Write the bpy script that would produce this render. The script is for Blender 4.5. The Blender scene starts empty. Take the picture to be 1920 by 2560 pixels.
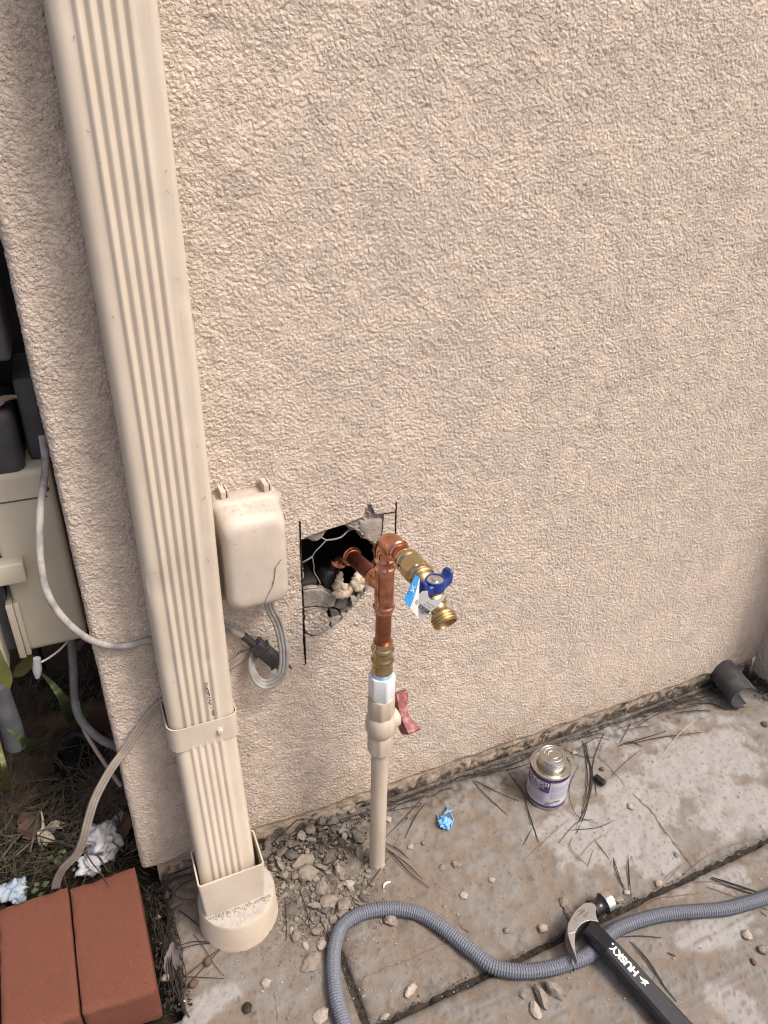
import bpy, bmesh, math, random
import numpy as np
from mathutils.noise import noise as mathutils_noise
from mathutils import Vector, Matrix
R = math.radians
rnd = random.Random(7)
S = bpy.context.scene
COL = S.collection

# ------------------------------------------------------------------ camera
CAMR = np.array([[0.9155322748658592, -0.1759330071349369, 0.36172949932152726],
                 [-0.40164339408068134, -0.44898102383789895, 0.7981845802975789],
                 [0.021982667497259325, -0.8760500084092975, -0.4817189482424111]])
CAMC = np.array([0.0, -0.828, 1.13])
FPX = 1775.0
cd = bpy.data.cameras.new('camera'); cam = bpy.data.objects.new('camera', cd); COL.objects.link(cam)
cd.sensor_fit = 'VERTICAL'; cd.sensor_height = 36.0; cd.lens = FPX / 2560 * 36.0
cd.clip_start = 0.02; cd.clip_end = 2000
m = Matrix.Identity(4)
for i in range(3):
    m[i][0] = CAMR[i][0]; m[i][1] = -CAMR[i][1]; m[i][2] = -CAMR[i][2]; m[i][3] = CAMC[i]
cam.matrix_world = m
S.camera = cam

S.cycles.filter_width = 1.1
# ------------------------------------------------------------------ light
SUN_EL, SUN_AZ = 57.0, 140.0      # azimuth clockwise from +y : light from the front right
w = bpy.data.worlds.new('World'); S.world = w; w.use_nodes = True
nt = w.node_tree; bg = nt.nodes['Background']
sky = nt.nodes.new('ShaderNodeTexSky'); sky.sky_type = 'NISHITA'; sky.sun_disc = False
sky.sun_elevation = R(SUN_EL); sky.sun_rotation = R(SUN_AZ)
sky.air_density = 0.7; sky.dust_density = 6.0; sky.ozone_density = 0.6
nt.links.new(sky.outputs[0], bg.inputs[0]); bg.inputs[1].default_value = 0.12
sl = bpy.data.lights.new('sun', 'SUN'); sun = bpy.data.objects.new('sun', sl); COL.objects.link(sun)
sl.energy = 1.5; sl.angle = R(14); sl.color = (1.0, 0.95, 0.885)
dv = Vector((math.sin(R(SUN_AZ)) * math.cos(R(SUN_EL)), math.cos(R(SUN_AZ)) * math.cos(R(SUN_EL)), math.sin(R(SUN_EL))))
sun.rotation_euler = dv.to_track_quat('Z', 'Y').to_euler()
sun.location = dv * 5
S.view_settings.view_transform = 'Standard'; S.view_settings.look = 'None'
S.view_settings.exposure = 0.82; S.view_settings.gamma = 1.0

# ------------------------------------------------------------------ photo pixel -> place helpers
def ray(u, v):
    return CAMR @ np.array([u - 960.0, v - 1280.0, FPX])
def G(u, v, z=0.0):
    r = ray(u, v); t = (z - CAMC[2]) / r[2]; p = CAMC + t * r
    return Vector((p[0], p[1], p[2]))
def W(u, v, y=0.0):
    r = ray(u, v); t = (y - CAMC[1]) / r[1]; p = CAMC + t * r
    return Vector((p[0], p[1], p[2]))
def crop(x0, y0, s):
    return lambda x, y: (x0 + x / s, y0 + y / s)
C1 = crop(700, 1220, 3.318)      # hole and taps
CB = crop(600, 1950, 2.765)      # rubble and hose
CC = crop(1100, 1600, 2.023)     # can
CH = crop(1250, 2150, 2.476)     # hammer
CHD = crop(1380, 2200, 8.85)     # hammer head
CL = crop(300, 2050, 4.338)      # gutter of needles beside the bricks
CG = crop(0, 1580, 3.253)        # garden bed
CD = crop(980, 2250, 3.53)       # hose and chunks

# ------------------------------------------------------------------ materials
MATS = {}
def mat(name, c, rough=0.6, metal=0.0, c2=None, scale=40.0, bump=0.0, bscale=200.0, bdist=0.001, spec=0.5, detail=6.0, lo=0.35, hi=0.65,
        speck=None, speck_scale=300.0, speck_t=0.72, coat=0.0, rough2=None, attr=None, streak=None):
    if name in MATS: return MATS[name]
    M = bpy.data.materials.new(name); M.use_nodes = True; N = M.node_tree.nodes; L = M.node_tree.links
    b = N['Principled BSDF']; b.inputs['Roughness'].default_value = rough; b.inputs['Metallic'].default_value = metal
    b.inputs['Specular IOR Level'].default_value = spec; b.inputs['Coat Weight'].default_value = coat
    tc = N.new('ShaderNodeTexCoord')
    def noise(sc, det=detail):
        n = N.new('ShaderNodeTexNoise'); n.inputs['Scale'].default_value = sc; n.inputs['Detail'].default_value = det
        L.new(tc.outputs['Object'], n.inputs['Vector']); return n
    def ramp(src, a, bb):
        r = N.new('ShaderNodeMapRange'); r.inputs[1].default_value = a; r.inputs[2].default_value = bb
        L.new(src, r.inputs[0]); return r.outputs[0]
    cur = None
    if attr:
        at = N.new('ShaderNodeAttribute'); at.attribute_name = attr; cur = at.outputs['Color']
    if c2 is not None:
        f = ramp(noise(scale).outputs[0], lo, hi)
        mx = N.new('ShaderNodeMix'); mx.data_type = 'RGBA'; mx.inputs[7].default_value = (*c2, 1)
        if cur is None: mx.inputs[6].default_value = (*c, 1)
        else: L.new(cur, mx.inputs[6])
        L.new(f, mx.inputs[0]); cur = mx.outputs[2]
        if rough2 is not None:
            q = N.new('ShaderNodeMapRange'); q.inputs[3].default_value = rough; q.inputs[4].default_value = rough2
            L.new(f, q.inputs[0]); L.new(q.outputs[0], b.inputs['Roughness'])
    if streak is not None:
        mp = N.new('ShaderNodeMapping'); mp.inputs['Scale'].default_value = (1, 1, 0.07); L.new(tc.outputs['Object'], mp.inputs[0])
        n_ = noise(130, 4.0); L.new(mp.outputs[0], n_.inputs['Vector']); f = ramp(n_.outputs[0], 0.50, 0.85)
        mx = N.new('ShaderNodeMix'); mx.data_type = 'RGBA'; mx.inputs[7].default_value = (*streak, 1)
        if cur is None: mx.inputs[6].default_value = (*c, 1)
        else: L.new(cur, mx.inputs[6])
        L.new(f, mx.inputs[0]); cur = mx.outputs[2]
    if speck is not None:
        f = ramp(noise(speck_scale, 2.0).outputs[0], speck_t, speck_t + 0.03)
        mx = N.new('ShaderNodeMix'); mx.data_type = 'RGBA'; mx.inputs[7].default_value = (*speck, 1)
        if cur is None: mx.inputs[6].default_value = (*c, 1)
        else: L.new(cur, mx.inputs[6])
        L.new(f, mx.inputs[0]); cur = mx.outputs[2]
    if cur is None: b.inputs['Base Color'].default_value = (*c, 1)
    else: L.new(cur, b.inputs['Base Color'])
    if bump > 0:
        bn = N.new('ShaderNodeBump'); bn.inputs['Strength'].default_value = bump; bn.inputs['Distance'].default_value = bdist
        L.new(noise(bscale, 5.0).outputs[0], bn.inputs['Height']); L.new(bn.outputs[0], b.inputs['Normal'])
    MATS[name] = M
    return M
STUCCO = (0.590, 0.492, 0.405)
M_stucco = mat('painted_stucco', STUCCO, 0.75, c2=(0.50, 0.41, 0.335), scale=5.0, lo=0.3, hi=0.75, bump=0.8, bscale=620, bdist=0.0016, spec=0.35,
               speck=(0.30, 0.23, 0.17), speck_scale=260, speck_t=0.735)
M_stucco_f = mat('painted_stucco_face', STUCCO, 0.78, attr='col', bump=1.0, bscale=520, bdist=0.0022, spec=0.3, speck=(0.30, 0.24, 0.18), speck_scale=260, speck_t=0.745)
def grain_bump(M):
    N = M.node_tree.nodes; L = M.node_tree.links; b = N['Principled BSDF']
    for l in list(b.inputs['Normal'].links): L.remove(l)
    tc = N.new('ShaderNodeTexCoord'); at = N.new('ShaderNodeAttribute'); at.attribute_name = 'col'
    def mth(op, a, c_=None):
        n = N.new('ShaderNodeMath'); n.operation = op
        for i, x in enumerate((a, c_)):
            if x is None: continue
            if isinstance(x, (int, float)): n.inputs[i].default_value = x
            else: L.new(x, n.inputs[i])
        return n.outputs[0]
    ns_ = N.new('ShaderNodeTexNoise'); ns_.inputs['Scale'].default_value = 300; ns_.inputs['Detail'].default_value = 3; L.new(tc.outputs['Object'], ns_.inputs['Vector'])
    sb = N.new('ShaderNodeVectorMath'); sb.operation = 'MULTIPLY_ADD'; sb.inputs[1].default_value = (.006, .006, .006); L.new(ns_.outputs['Color'], sb.inputs[0]); L.new(tc.outputs['Object'], sb.inputs[2])
    hs = []
    for sc, k in ((205.0, 1.0), (330.0, 0.72)):
        v = N.new('ShaderNodeTexVoronoi'); v.inputs['Scale'].default_value = sc; L.new(sb.outputs[0], v.inputs['Vector'])
        d = mth('MULTIPLY', v.outputs['Distance'], 1.35); d = mth('POWER', d, 2.0); d = mth('SUBTRACT', 1.0, d); d = mth('MAXIMUM', d, 0.0); hs.append(mth('MULTIPLY', d, k))
    h = mth('MAXIMUM', hs[0], hs[1])
    n2 = N.new('ShaderNodeTexNoise'); n2.inputs['Scale'].default_value = 620; n2.inputs['Detail'].default_value = 4; L.new(tc.outputs['Object'], n2.inputs['Vector'])
    h = mth('ADD', h, mth('MULTIPLY', n2.outputs[0], 0.55)); h = mth('MULTIPLY', h, at.outputs['Alpha'])
    bn = N.new('ShaderNodeBump'); bn.inputs['Strength'].default_value = 1.0; bn.inputs['Distance'].default_value = 0.0019; L.new(h, bn.inputs['Height']); L.new(bn.outputs[0], b.inputs['Normal'])
grain_bump(M_stucco_f)
M_stucco_low = mat('stained_footing', (0.37, 0.29, 0.22), 0.9, c2=(0.12, 0.095, 0.075), scale=75, lo=0.5, hi=0.74, bump=0.8, bscale=420, bdist=0.002, spec=0.2)
M_mortar = mat('grey_mortar', (0.36, 0.315, 0.27), 0.95, c2=(0.25, 0.22, 0.185), scale=60, bump=0.9, bscale=520, bdist=0.0015, spec=0.2)
M_mortar_d = mat('dark_mortar', (0.17, 0.15, 0.13), 0.95, c2=(0.11, 0.095, 0.085), scale=60, bump=0.9, bscale=420, bdist=0.0015, spec=0.2)
M_paper = mat('black_building_paper', (0.012, 0.010, 0.010), 0.8, bump=0.4, bscale=60, bdist=0.003)
M_down = mat('beige_downspout_paint', (0.565, 0.488, 0.392), 0.42, c2=(0.50, 0.428, 0.34), scale=9, lo=0.45, hi=0.8, streak=(0.49, 0.41, 0.33), bump=0.1, bscale=40, bdist=0.004, speck=(0.25, 0.2, 0.16), speck_scale=150, speck_t=0.78)
M_cup = mat('beige_adapter_plastic', (0.54, 0.46, 0.37), 0.5, c2=(0.44, 0.37, 0.30), scale=14, lo=0.4, hi=0.7, speck=(0.2, 0.17, 0.14), speck_scale=190, speck_t=0.74)
M_cup_lo = mat('adapter_collar_plastic', (0.50, 0.415, 0.325), 0.55, c2=(0.40, 0.325, 0.25), scale=16, lo=0.4, hi=0.7, speck=(0.16, 0.13, 0.1), speck_scale=170, speck_t=0.72)
M_cup_top = mat('dusty_adapter_top', (0.40, 0.36, 0.315), 0.8, c2=(0.30, 0.27, 0.235), scale=60, lo=0.5, hi=0.72, bump=0.3, bscale=300)
M_box = mat('painted_outlet_cover', (0.54, 0.46, 0.375), 0.55, c2=(0.43, 0.37, 0.315), scale=22, lo=0.42, hi=0.72, streak=(0.46, 0.40, 0.335), bump=0.1, bscale=90, bdist=0.001, speck=(0.20, 0.17, 0.14), speck_scale=200, speck_t=0.73)
M_boxd = mat('box_base_plastic', (0.47, 0.39, 0.32), 0.6, c2=(0.36, 0.30, 0.25), scale=40)
M_crack = mat('crack_dark', (0.14, 0.105, 0.085), 0.9)
M_copper = mat('copper', (0.72, 0.35, 0.225), 0.13, 1.0, c2=(0.34, 0.135, 0.085), scale=55, lo=0.40, hi=0.72, rough2=0.30, bump=0.05, bscale=180)
M_copper_p = mat('copper_pipe_dull', (0.44, 0.18, 0.115), 0.27, 1.0, c2=(0.28, 0.10, 0.065), scale=34, lo=0.4, hi=0.72, rough2=0.48)
M_brass = mat('brass', (0.62, 0.50, 0.30), 0.15, 1.0, c2=(0.42, 0.31, 0.16), scale=40, lo=0.4, hi=0.7, rough2=0.33)
M_brass_r = mat('cast_brass', (0.58, 0.46, 0.26), 0.38, 1.0, c2=(0.48, 0.33, 0.14), scale=60, rough2=0.45, bump=0.15, bscale=500)
M_blue = mat('blue_handle_plastic', (0.012, 0.03, 0.17), 0.32, c2=(0.018, 0.04, 0.2), scale=60)
M_steel = mat('bright_steel', (0.70, 0.68, 0.64), 0.22, 1.0)
M_pvc = mat('painted_pvc', (0.53, 0.445, 0.35), 0.42, c2=(0.44, 0.365, 0.285), streak=(0.42, 0.34, 0.26), scale=18, lo=0.4, hi=0.7, speck=(0.28, 0.22, 0.17), speck_scale=210, speck_t=0.76)
M_white = mat('white_pvc', (0.74, 0.74, 0.74), 0.4)
M_prim = mat('blue_primer_smear', (0.16, 0.38, 0.66), 0.5, c2=(0.45, 0.55, 0.62), scale=180)
M_red = mat('faded_red_plastic', (0.19, 0.042, 0.042), 0.55, c2=(0.40, 0.22, 0.20), scale=95, lo=0.46, hi=0.70, rough2=0.7)
M_paperw = mat('white_tag_card', (0.74, 0.73, 0.72), 0.5)
M_blue_l = mat('light_blue_print', (0.05, 0.33, 0.72), 0.45)
M_ink = mat('black_ink', (0.02, 0.02, 0.022), 0.5)
M_inkg = mat('grey_ink', (0.22, 0.22, 0.23), 0.5)
M_brick = mat('red_brick', (0.235, 0.090, 0.056), 0.95, c2=(0.135, 0.048, 0.032), scale=900, lo=0.38, hi=0.62, bump=1.0, bscale=950, bdist=0.0022, streak=(0.16, 0.068, 0.05), spec=0.2,
              speck=(0.40, 0.24, 0.17), speck_scale=520, speck_t=0.75)
M_slab = mat('worn_concrete', (0.3, 0.25, 0.2), 0.86, attr='col', c2=(0.085, 0.07, 0.057), scale=150, lo=0.56, hi=0.95, bump=0.8, bscale=340, bdist=0.0012, spec=0.3,
             speck=(0.42, 0.38, 0.34), speck_scale=330, speck_t=0.765)
M_soil = mat('dark_soil', (0.030, 0.023, 0.017), 0.95, c2=(0.012, 0.010, 0.008), scale=60, bump=1.0, bscale=120, bdist=0.01, spec=0.1)
M_grime = mat('black_joint_grime', (0.022, 0.019, 0.016), 0.9, c2=(0.055, 0.045, 0.036), scale=90, bump=1.0, bscale=260, bdist=0.003, spec=0.2)
M_chunk = mat('stucco_rubble', (0.25, 0.21, 0.175), 0.95, c2=(0.15, 0.13, 0.105), scale=70, bump=0.9, bscale=480, bdist=0.0016, spec=0.15)
M_chip = mat('pale_stucco_chip', (0.42, 0.365, 0.31), 0.9, c2=(0.28, 0.24, 0.20), scale=200, bump=0.9, bscale=520, bdist=0.0016)
M_rub = mat('rubble_stone', (0.27, 0.23, 0.19), 0.95, c2=(0.18, 0.153, 0.128), scale=2.2, bump=1.0, bscale=9, bdist=0.0011, spec=0.15)
M_rubd = mat('rubble_stone_dark', (0.15, 0.128, 0.108), 0.95, c2=(0.095, 0.083, 0.07), scale=2.2, bump=1.0, bscale=9, bdist=0.0011, spec=0.15)
M_rubp = mat('rubble_chip_pale', (0.43, 0.37, 0.31), 0.9, c2=(0.31, 0.265, 0.22), scale=3.0, bump=1.0, bscale=7, bdist=0.0014, spec=0.2)
M_rubs = mat('rubble_stucco_face', (0.52, 0.42, 0.34), 0.9, c2=(0.42, 0.34, 0.28), scale=3.0, bump=1.0, bscale=9, bdist=0.0010, spec=0.2)
UNIT = {'stucco_rubble': M_rub, 'grey_mortar': M_rub, 'dark_mortar': M_rubd, 'pale_stucco_chip': M_rubp, 'painted_stucco': M_rubs}
M_needle_d = mat('dark_needle', (0.016, 0.011, 0.009), 0.7, c2=(0.03, 0.021, 0.016), scale=50)
M_needle_o = mat('tan_needle', (0.17, 0.085, 0.045), 0.65, c2=(0.24, 0.14, 0.08), scale=50)
M_needle_p = mat('pale_needle', (0.42, 0.34, 0.25), 0.65)
M_hose = mat('grey_woven_hose', (0.115, 0.125, 0.15), 0.62, c2=(0.155, 0.165, 0.195), scale=300)
M_black = mat('black_rubber', (0.014, 0.014, 0.016), 0.45, c2=(0.022, 0.022, 0.024), scale=60, speck=(0.16, 0.15, 0.14), speck_scale=260, speck_t=0.775)
M_blackg = mat('black_gloss', (0.010, 0.010, 0.011), 0.22, speck=(0.22, 0.21, 0.2), speck_scale=330, speck_t=0.74)
M_hsteel = mat('hammer_steel', (0.44, 0.425, 0.41), 0.40, 1.0, c2=(0.35, 0.33, 0.31), scale=60, rough2=0.5)
M_cord = mat('weathered_grey_cord', (0.33, 0.315, 0.29), 0.8, c2=(0.235, 0.215, 0.195), scale=55, bump=0.5, bscale=350)
M_cordt = mat('weathered_tan_cord', (0.34, 0.285, 0.225), 0.85, c2=(0.25, 0.215, 0.185), scale=40, bump=0.5, bscale=300)
M_cordw = mat('pale_cable', (0.40, 0.365, 0.33), 0.75, c2=(0.19, 0.175, 0.168), scale=45, lo=0.40, hi=0.66, bump=0.4, bscale=380)
M_plug = mat('black_plug_rubber', (0.014, 0.014, 0.017), 0.5, c2=(0.035, 0.033, 0.032), scale=50)
M_wire = mat('galvanised_wire', (0.36, 0.35, 0.34), 0.45, 0.6)
M_foam = mat('yellowed_foam', (0.50, 0.43, 0.33), 0.8, c2=(0.32, 0.245, 0.16), scale=50, bump=0.5, bscale=200)
M_util = mat('cream_enclosure', (0.56, 0.505, 0.385), 0.5, c2=(0.45, 0.40, 0.305), scale=7, lo=0.35, hi=0.75, speck=(0.2, 0.16, 0.12), speck_scale=120, speck_t=0.77)
M_dgrey = mat('dark_grey_plastic', (0.045, 0.047, 0.055), 0.6, c2=(0.075, 0.075, 0.08), scale=22)
M_lgrey = mat('grey_plastic', (0.13, 0.135, 0.145), 0.6, c2=(0.085, 0.085, 0.09), scale=30)
M_gutter = mat('grey_drain_plastic', (0.045, 0.043, 0.05), 0.5, c2=(0.10, 0.098, 0.105), scale=30, lo=0.45, hi=0.75)
M_wood = mat('old_fence_wood', (0.10, 0.062, 0.038), 0.9, c2=(0.05, 0.033, 0.022), scale=25, bump=0.5, bscale=90)
M_leaf = mat('strap_leaf_green', (0.045, 0.075, 0.022), 0.5, c2=(0.075, 0.095, 0.03), scale=18)
M_leafy = mat('yellowing_leaf', (0.15, 0.12, 0.03), 0.5, c2=(0.06, 0.08, 0.02), scale=14)
M_grass = mat('dry_grass', (0.12, 0.10, 0.064), 0.8, c2=(0.045, 0.052, 0.026), scale=9, lo=0.42, hi=0.6)
M_weed = mat('brown_dead_weed', (0.075, 0.052, 0.035), 0.9, c2=(0.13, 0.095, 0.065), scale=14)
M_green = mat('small_weed_green', (0.05, 0.085, 0.03), 0.6, c2=(0.08, 0.11, 0.045), scale=40)
M_dleaf = mat('brown_dead_leaf', (0.13, 0.075, 0.045), 0.8, c2=(0.07, 0.042, 0.028), scale=60)
M_petal = mat('withered_white_petal', (0.40, 0.36, 0.28), 0.7, c2=(0.28, 0.24, 0.18), scale=70)
M_tissue = mat('white_tissue', (0.52, 0.51, 0.52), 0.85, c2=(0.36, 0.355, 0.36), scale=60, bump=0.8, bscale=120, bdist=0.004)
M_tblue = mat('blue_tissue', (0.22, 0.30, 0.38), 0.85, c2=(0.36, 0.40, 0.44), scale=70, bump=0.6, bscale=160, bdist=0.003)
M_bscrap = mat('blue_tape', (0.10, 0.34, 0.72), 0.5, c2=(0.2, 0.45, 0.8), scale=120)
M_tin = mat('tinplate', (0.62, 0.60, 0.56), 0.2, 1.0, c2=(0.5, 0.47, 0.43), scale=90, rough2=0.32)
M_purple = mat('purple_label', (0.075, 0.028, 0.15), 0.35, c2=(0.10, 0.04, 0.19), scale=60)
M_lab = mat('pale_label', (0.55, 0.54, 0.57), 0.35, c2=(0.50, 0.49, 0.53), scale=50)
M_labg = mat('label_text_block', (0.34, 0.33, 0.38), 0.4, c2=(0.46, 0.45, 0.5), scale=900, lo=0.45, hi=0.55)

# ------------------------------------------------------------------ mesh helpers
def link(o, parent=None):
    COL.objects.link(o)
    if parent is not None: o.parent = parent
    return o
def tag(o, label=None, cat=None, group=None, kind=None):
    if label: o['label'] = label
    if cat: o['category'] = cat
    if group: o['group'] = group
    if kind: o['kind'] = kind
    return o
def thing(name, label, cat, loc=(0, 0, 0), group=None):
    o = bpy.data.objects.new(name, None); o.empty_display_size = 0.02; link(o)
    o.location = loc; tag(o, label, cat, group)
    return o
class MB:
    def __init__(s): s.v = []; s.f = []
    def add(s, vs, fs):
        k = len(s.v); s.v += [tuple(p) for p in vs]; s.f += [tuple(i + k for i in f) for f in fs]; return s
    def rings(s, rs, close=True, cap0=True, cap1=True):
        n = len(rs[0]); k = len(s.v)
        for r in rs: s.v += [tuple(p) for p in r]
        for i in range(len(rs) - 1):
            for j in range(n if close else n - 1):
                a = k + i * n + j; b = k + i * n + (j + 1) % n
                s.f.append((a, b, b + n, a + n))
        if cap0: s.f.append(tuple(k + j for j in range(n))[::-1])
        if cap1: s.f.append(tuple(k + (len(rs) - 1) * n + j for j in range(n)))
        return s
    def lathe(s, prof, o=(0, 0, 0), ax=(0, 0, 1), n=32, ref=None, cap0=True, cap1=True, fac=None, rot=0.0):
        """prof: (radius, t[, sides]) along the axis"""
        o = Vector(o); ax = Vector(ax).normalized()
        ref = Vector(ref) if ref else (Vector((1, 0, 0)) if abs(ax.x) < 0.9 else Vector((0, 1, 0)))
        a = (ref - ax * ref.dot(ax)).normalized(); b = ax.cross(a)
        rs = []
        for q in prof:
            r, t = q[0], q[1]; k = q[2] if len(q) > 2 else 0; ring = []
            for j in range(n):
                th = 2 * math.pi * j / n + rot; rr = r
                if k:
                    seg = 2 * math.pi / k; d = ((th + seg / 2) % seg) - seg / 2
                    rr = min(r / math.cos(d), r * 1.115)
                ring.append(o + ax * t + a * (rr * math.cos(th)) + b * (rr * math.sin(th)))
            rs.append(ring)
        return s.rings(rs, True, cap0, cap1)
    def tube(s, pts, rad, n=8, caps=True, flat=None, up=None):
        pts = [Vector(p) for p in pts]; m = len(pts)
        T = []
        for i in range(m):
            d = pts[min(i + 1, m - 1)] - pts[max(i - 1, 0)]; T.append(d.normalized())
        u = Vector(up) if up else Vector((0, 0, 1))
        if abs(T[0].dot(u)) > 0.95: u = Vector((0, 1, 0))
        a = (u - T[0] * u.dot(T[0])).normalized(); rs = []
        for i in range(m):
            a = (a - T[i] * a.dot(T[i])).normalized(); b = T[i].cross(a)
            r = rad[i] if isinstance(rad, (list, tuple)) else rad
            fx = flat if flat else 1.0
            rs.append([pts[i] + a * (r * math.sin(2 * math.pi * j / n)) + b * (r * fx * math.cos(2 * math.pi * j / n)) for j in range(n)])
        return s.rings(rs, True, caps, caps)
    def prism(s, poly, z0, z1):
        n = len(poly)
        s.add([(p[0], p[1], z0) for p in poly] + [(p[0], p[1], z1) for p in poly],
              [tuple(range(n))[::-1], tuple(range(n, 2 * n))] + [(i, (i + 1) % n, n + (i + 1) % n, n + i) for i in range(n)])
        return s
    def box(s, x0, x1, y0, y1, z0, z1):
        return s.prism([(x0, y0), (x1, y0), (x1, y1), (x0, y1)], z0, z1)
    def build(s, name, mt, parent=None, smooth=None, flip=False):
        me = bpy.data.meshes.new(name); me.from_pydata(s.v, [], s.f); me.validate()
        bm = bmesh.new(); bm.from_mesh(me); bmesh.ops.recalc_face_normals(bm, faces=bm.faces); bm.to_mesh(me); bm.free()
        me.materials.append(mt)
        if smooth is not None:
            me.polygons.foreach_set('use_smooth', [True] * len(me.polygons)); me.set_sharp_from_angle(angle=R(smooth))
        o = bpy.data.objects.new(name, me); link(o)
        if parent is not None:
            o.parent = parent; o.matrix_parent_inverse = Matrix.Translation(-Vector(parent.location)) if parent.type == 'EMPTY' else Matrix.Identity(4)
            if parent.type != 'EMPTY': o.matrix_parent_inverse = parent.matrix_world.inverted() if False else Matrix.Identity(4)
        return o
def bev(name, dims, r, mt, parent=None, seg=2, mtx=None):
    """a bevelled block as its own mesh, dims=(x0,x1,y0,y1,z0,z1)"""
    x0, x1, y0, y1, z0, z1 = dims
    bm = bmesh.new(); bmesh.ops.create_cube(bm, size=1.0)
    for v in bm.verts: v.co = Vector(((x0 + x1) / 2 + v.co.x * (x1 - x0), (y0 + y1) / 2 + v.co.y * (y1 - y0), (z0 + z1) / 2 + v.co.z * (z1 - z0)))
    bmesh.ops.bevel(bm, geom=list(bm.edges), offset=r, segments=seg, profile=0.5, affect='EDGES')
    if mtx is not None: bmesh.ops.transform(bm, matrix=mtx, verts=bm.verts)
    me = bpy.data.meshes.new(name); bm.to_mesh(me); bm.free(); me.materials.append(mt)
    me.polygons.foreach_set('use_smooth', [True] * len(me.polygons)); me.set_sharp_from_angle(angle=R(50))
    o = bpy.data.objects.new(name, me); link(o)
    if parent is not None:
        o.parent = parent
        if parent.type == 'EMPTY': o.matrix_parent_inverse = Matrix.Translation(-Vector(parent.location))
    return o
def spline(pts, n=8):
    P = [Vector(p) for p in pts]; out = []
    for i in range(len(P) - 1):
        p0 = P[max(i - 1, 0)]; p1 = P[i]; p2 = P[i + 1]; p3 = P[min(i + 2, len(P) - 1)]
        for k in range(n):
            t = k / n; t2 = t * t; t3 = t2 * t
            out.append(0.5 * ((2 * p1) + (p2 - p0) * t + (2 * p0 - 5 * p1 + 4 * p2 - p3) * t2 + (3 * p1 - p0 - 3 * p2 + p3) * t3))
    out.append(P[-1]); return out
def resample(pts, step):
    P = [Vector(p) for p in pts]; out = [P[0]]; acc = 0.0
    for i in range(len(P) - 1):
        a, b = P[i], P[i + 1]; L = (b - a).length; d = step - acc
        while d <= L:
            out.append(a + (b - a) * (d / L)); d += step
        acc = L - (d - step)
    return out
def rrect(w_, h_, r, n=6):
    out = []
    for cx, cy, a0 in ((w_ / 2 - r, h_ / 2 - r, 0), (-w_ / 2 + r, h_ / 2 - r, 90), (-w_ / 2 + r, -h_ / 2 + r, 180), (w_ / 2 - r, -h_ / 2 + r, 270)):
        for k in range(n + 1):
            a = R(a0 + 90 * k / n); out.append((cx + r * math.cos(a), cy + r * math.sin(a)))
    return out
def text2d(body, size, bold=0.0, shear=0.0):
    c = bpy.data.curves.new('lettering', 'FONT'); c.body = body; c.size = size; c.offset = bold; c.shear = shear; c.resolution_u = 3
    o = bpy.data.objects.new('lettering', c); COL.objects.link(o)
    bpy.context.view_layer.update()
    ev = o.evaluated_get(bpy.context.evaluated_depsgraph_get()); me = ev.to_mesh()
    vs = [tuple(v.co) for v in me.vertices]; fs = [tuple(p.vertices) for p in me.polygons]
    ev.to_mesh_clear(); bpy.data.objects.remove(o); bpy.data.curves.remove(c)
    return vs, fs
def lettering(name, body, size, fn, mt, parent, bold=0.0, shear=0.0):
    vs, fs = text2d(body, size, bold, shear)
    mb = MB(); mb.add([fn(x, y) for x, y, z in vs], fs)
    me = bpy.data.meshes.new(name); me.from_pydata(mb.v, [], mb.f); me.materials.append(mt)
    o = bpy.data.objects.new(name, me); link(o); o.parent = parent
    if parent.type == 'EMPTY': o.matrix_parent_inverse = Matrix.Translation(-Vector(parent.location))
    return o
# band passed random field, unit variance
def field(nx, ny, dx, lam, width=0.5, seed=0):
    g = np.random.default_rng(seed); a = g.standard_normal((ny, nx)).astype(np.float32)
    F = np.fft.rfft2(a); fx = np.fft.rfftfreq(nx, dx)[None, :]; fy = np.fft.fftfreq(ny, dx)[:, None]
    k = np.sqrt(fx * fx + fy * fy) + 1e-9
    H = np.exp(-0.5 * (np.log(k * lam) / width) ** 2)
    b = np.fft.irfft2(F * H, s=(ny, nx)); return (b / b.std()).astype(np.float64)
def grid_mesh(name, X, Y, Z, keep, mt, parent=None, col=None, smooth=True):
    """X,Y,Z (ny,nx) arrays, keep (ny-1,nx-1) mask of faces"""
    ny, nx = X.shape
    co = np.stack([X, Y, Z], -1).reshape(-1, 3)
    idx = np.arange(nx * ny).reshape(ny, nx)
    q = np.stack([idx[:-1, :-1], idx[:-1, 1:], idx[1:, 1:], idx[1:, :-1]], -1)[keep]
    used = np.zeros(nx * ny, bool); used[q.ravel()] = True
    remap = np.cumsum(used) - 1; q = remap[q]; co = co[used]
    me = bpy.data.meshes.new(name); me.vertices.add(len(co)); me.vertices.foreach_set('co', co.astype(np.float32).ravel())
    me.loops.add(q.size); me.loops.foreach_set('vertex_index', q.astype(np.int32).ravel())
    me.polygons.add(len(q)); me.polygons.foreach_set('loop_start', (np.arange(len(q)) * 4).astype(np.int32))
    me.polygons.foreach_set('use_smooth', np.full(len(q), smooth))
    me.update(calc_edges=True)
    if col is not None:
        at = me.color_attributes.new('col', 'FLOAT_COLOR', 'POINT')
        c = (col.reshape(-1, 4) if col.shape[-1] == 4 else np.concatenate([col.reshape(-1, 3), np.ones((nx * ny, 1))], 1))[used]
        at.data.foreach_set('color', c.astype(np.float32).ravel())
    me.materials.append(mt)
    o = bpy.data.objects.new(name, me); link(o)
    if parent is not None:
        o.parent = parent
        if parent.type == 'EMPTY': o.matrix_parent_inverse = Matrix.Translation(-Vector(parent.location))
    return o
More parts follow.
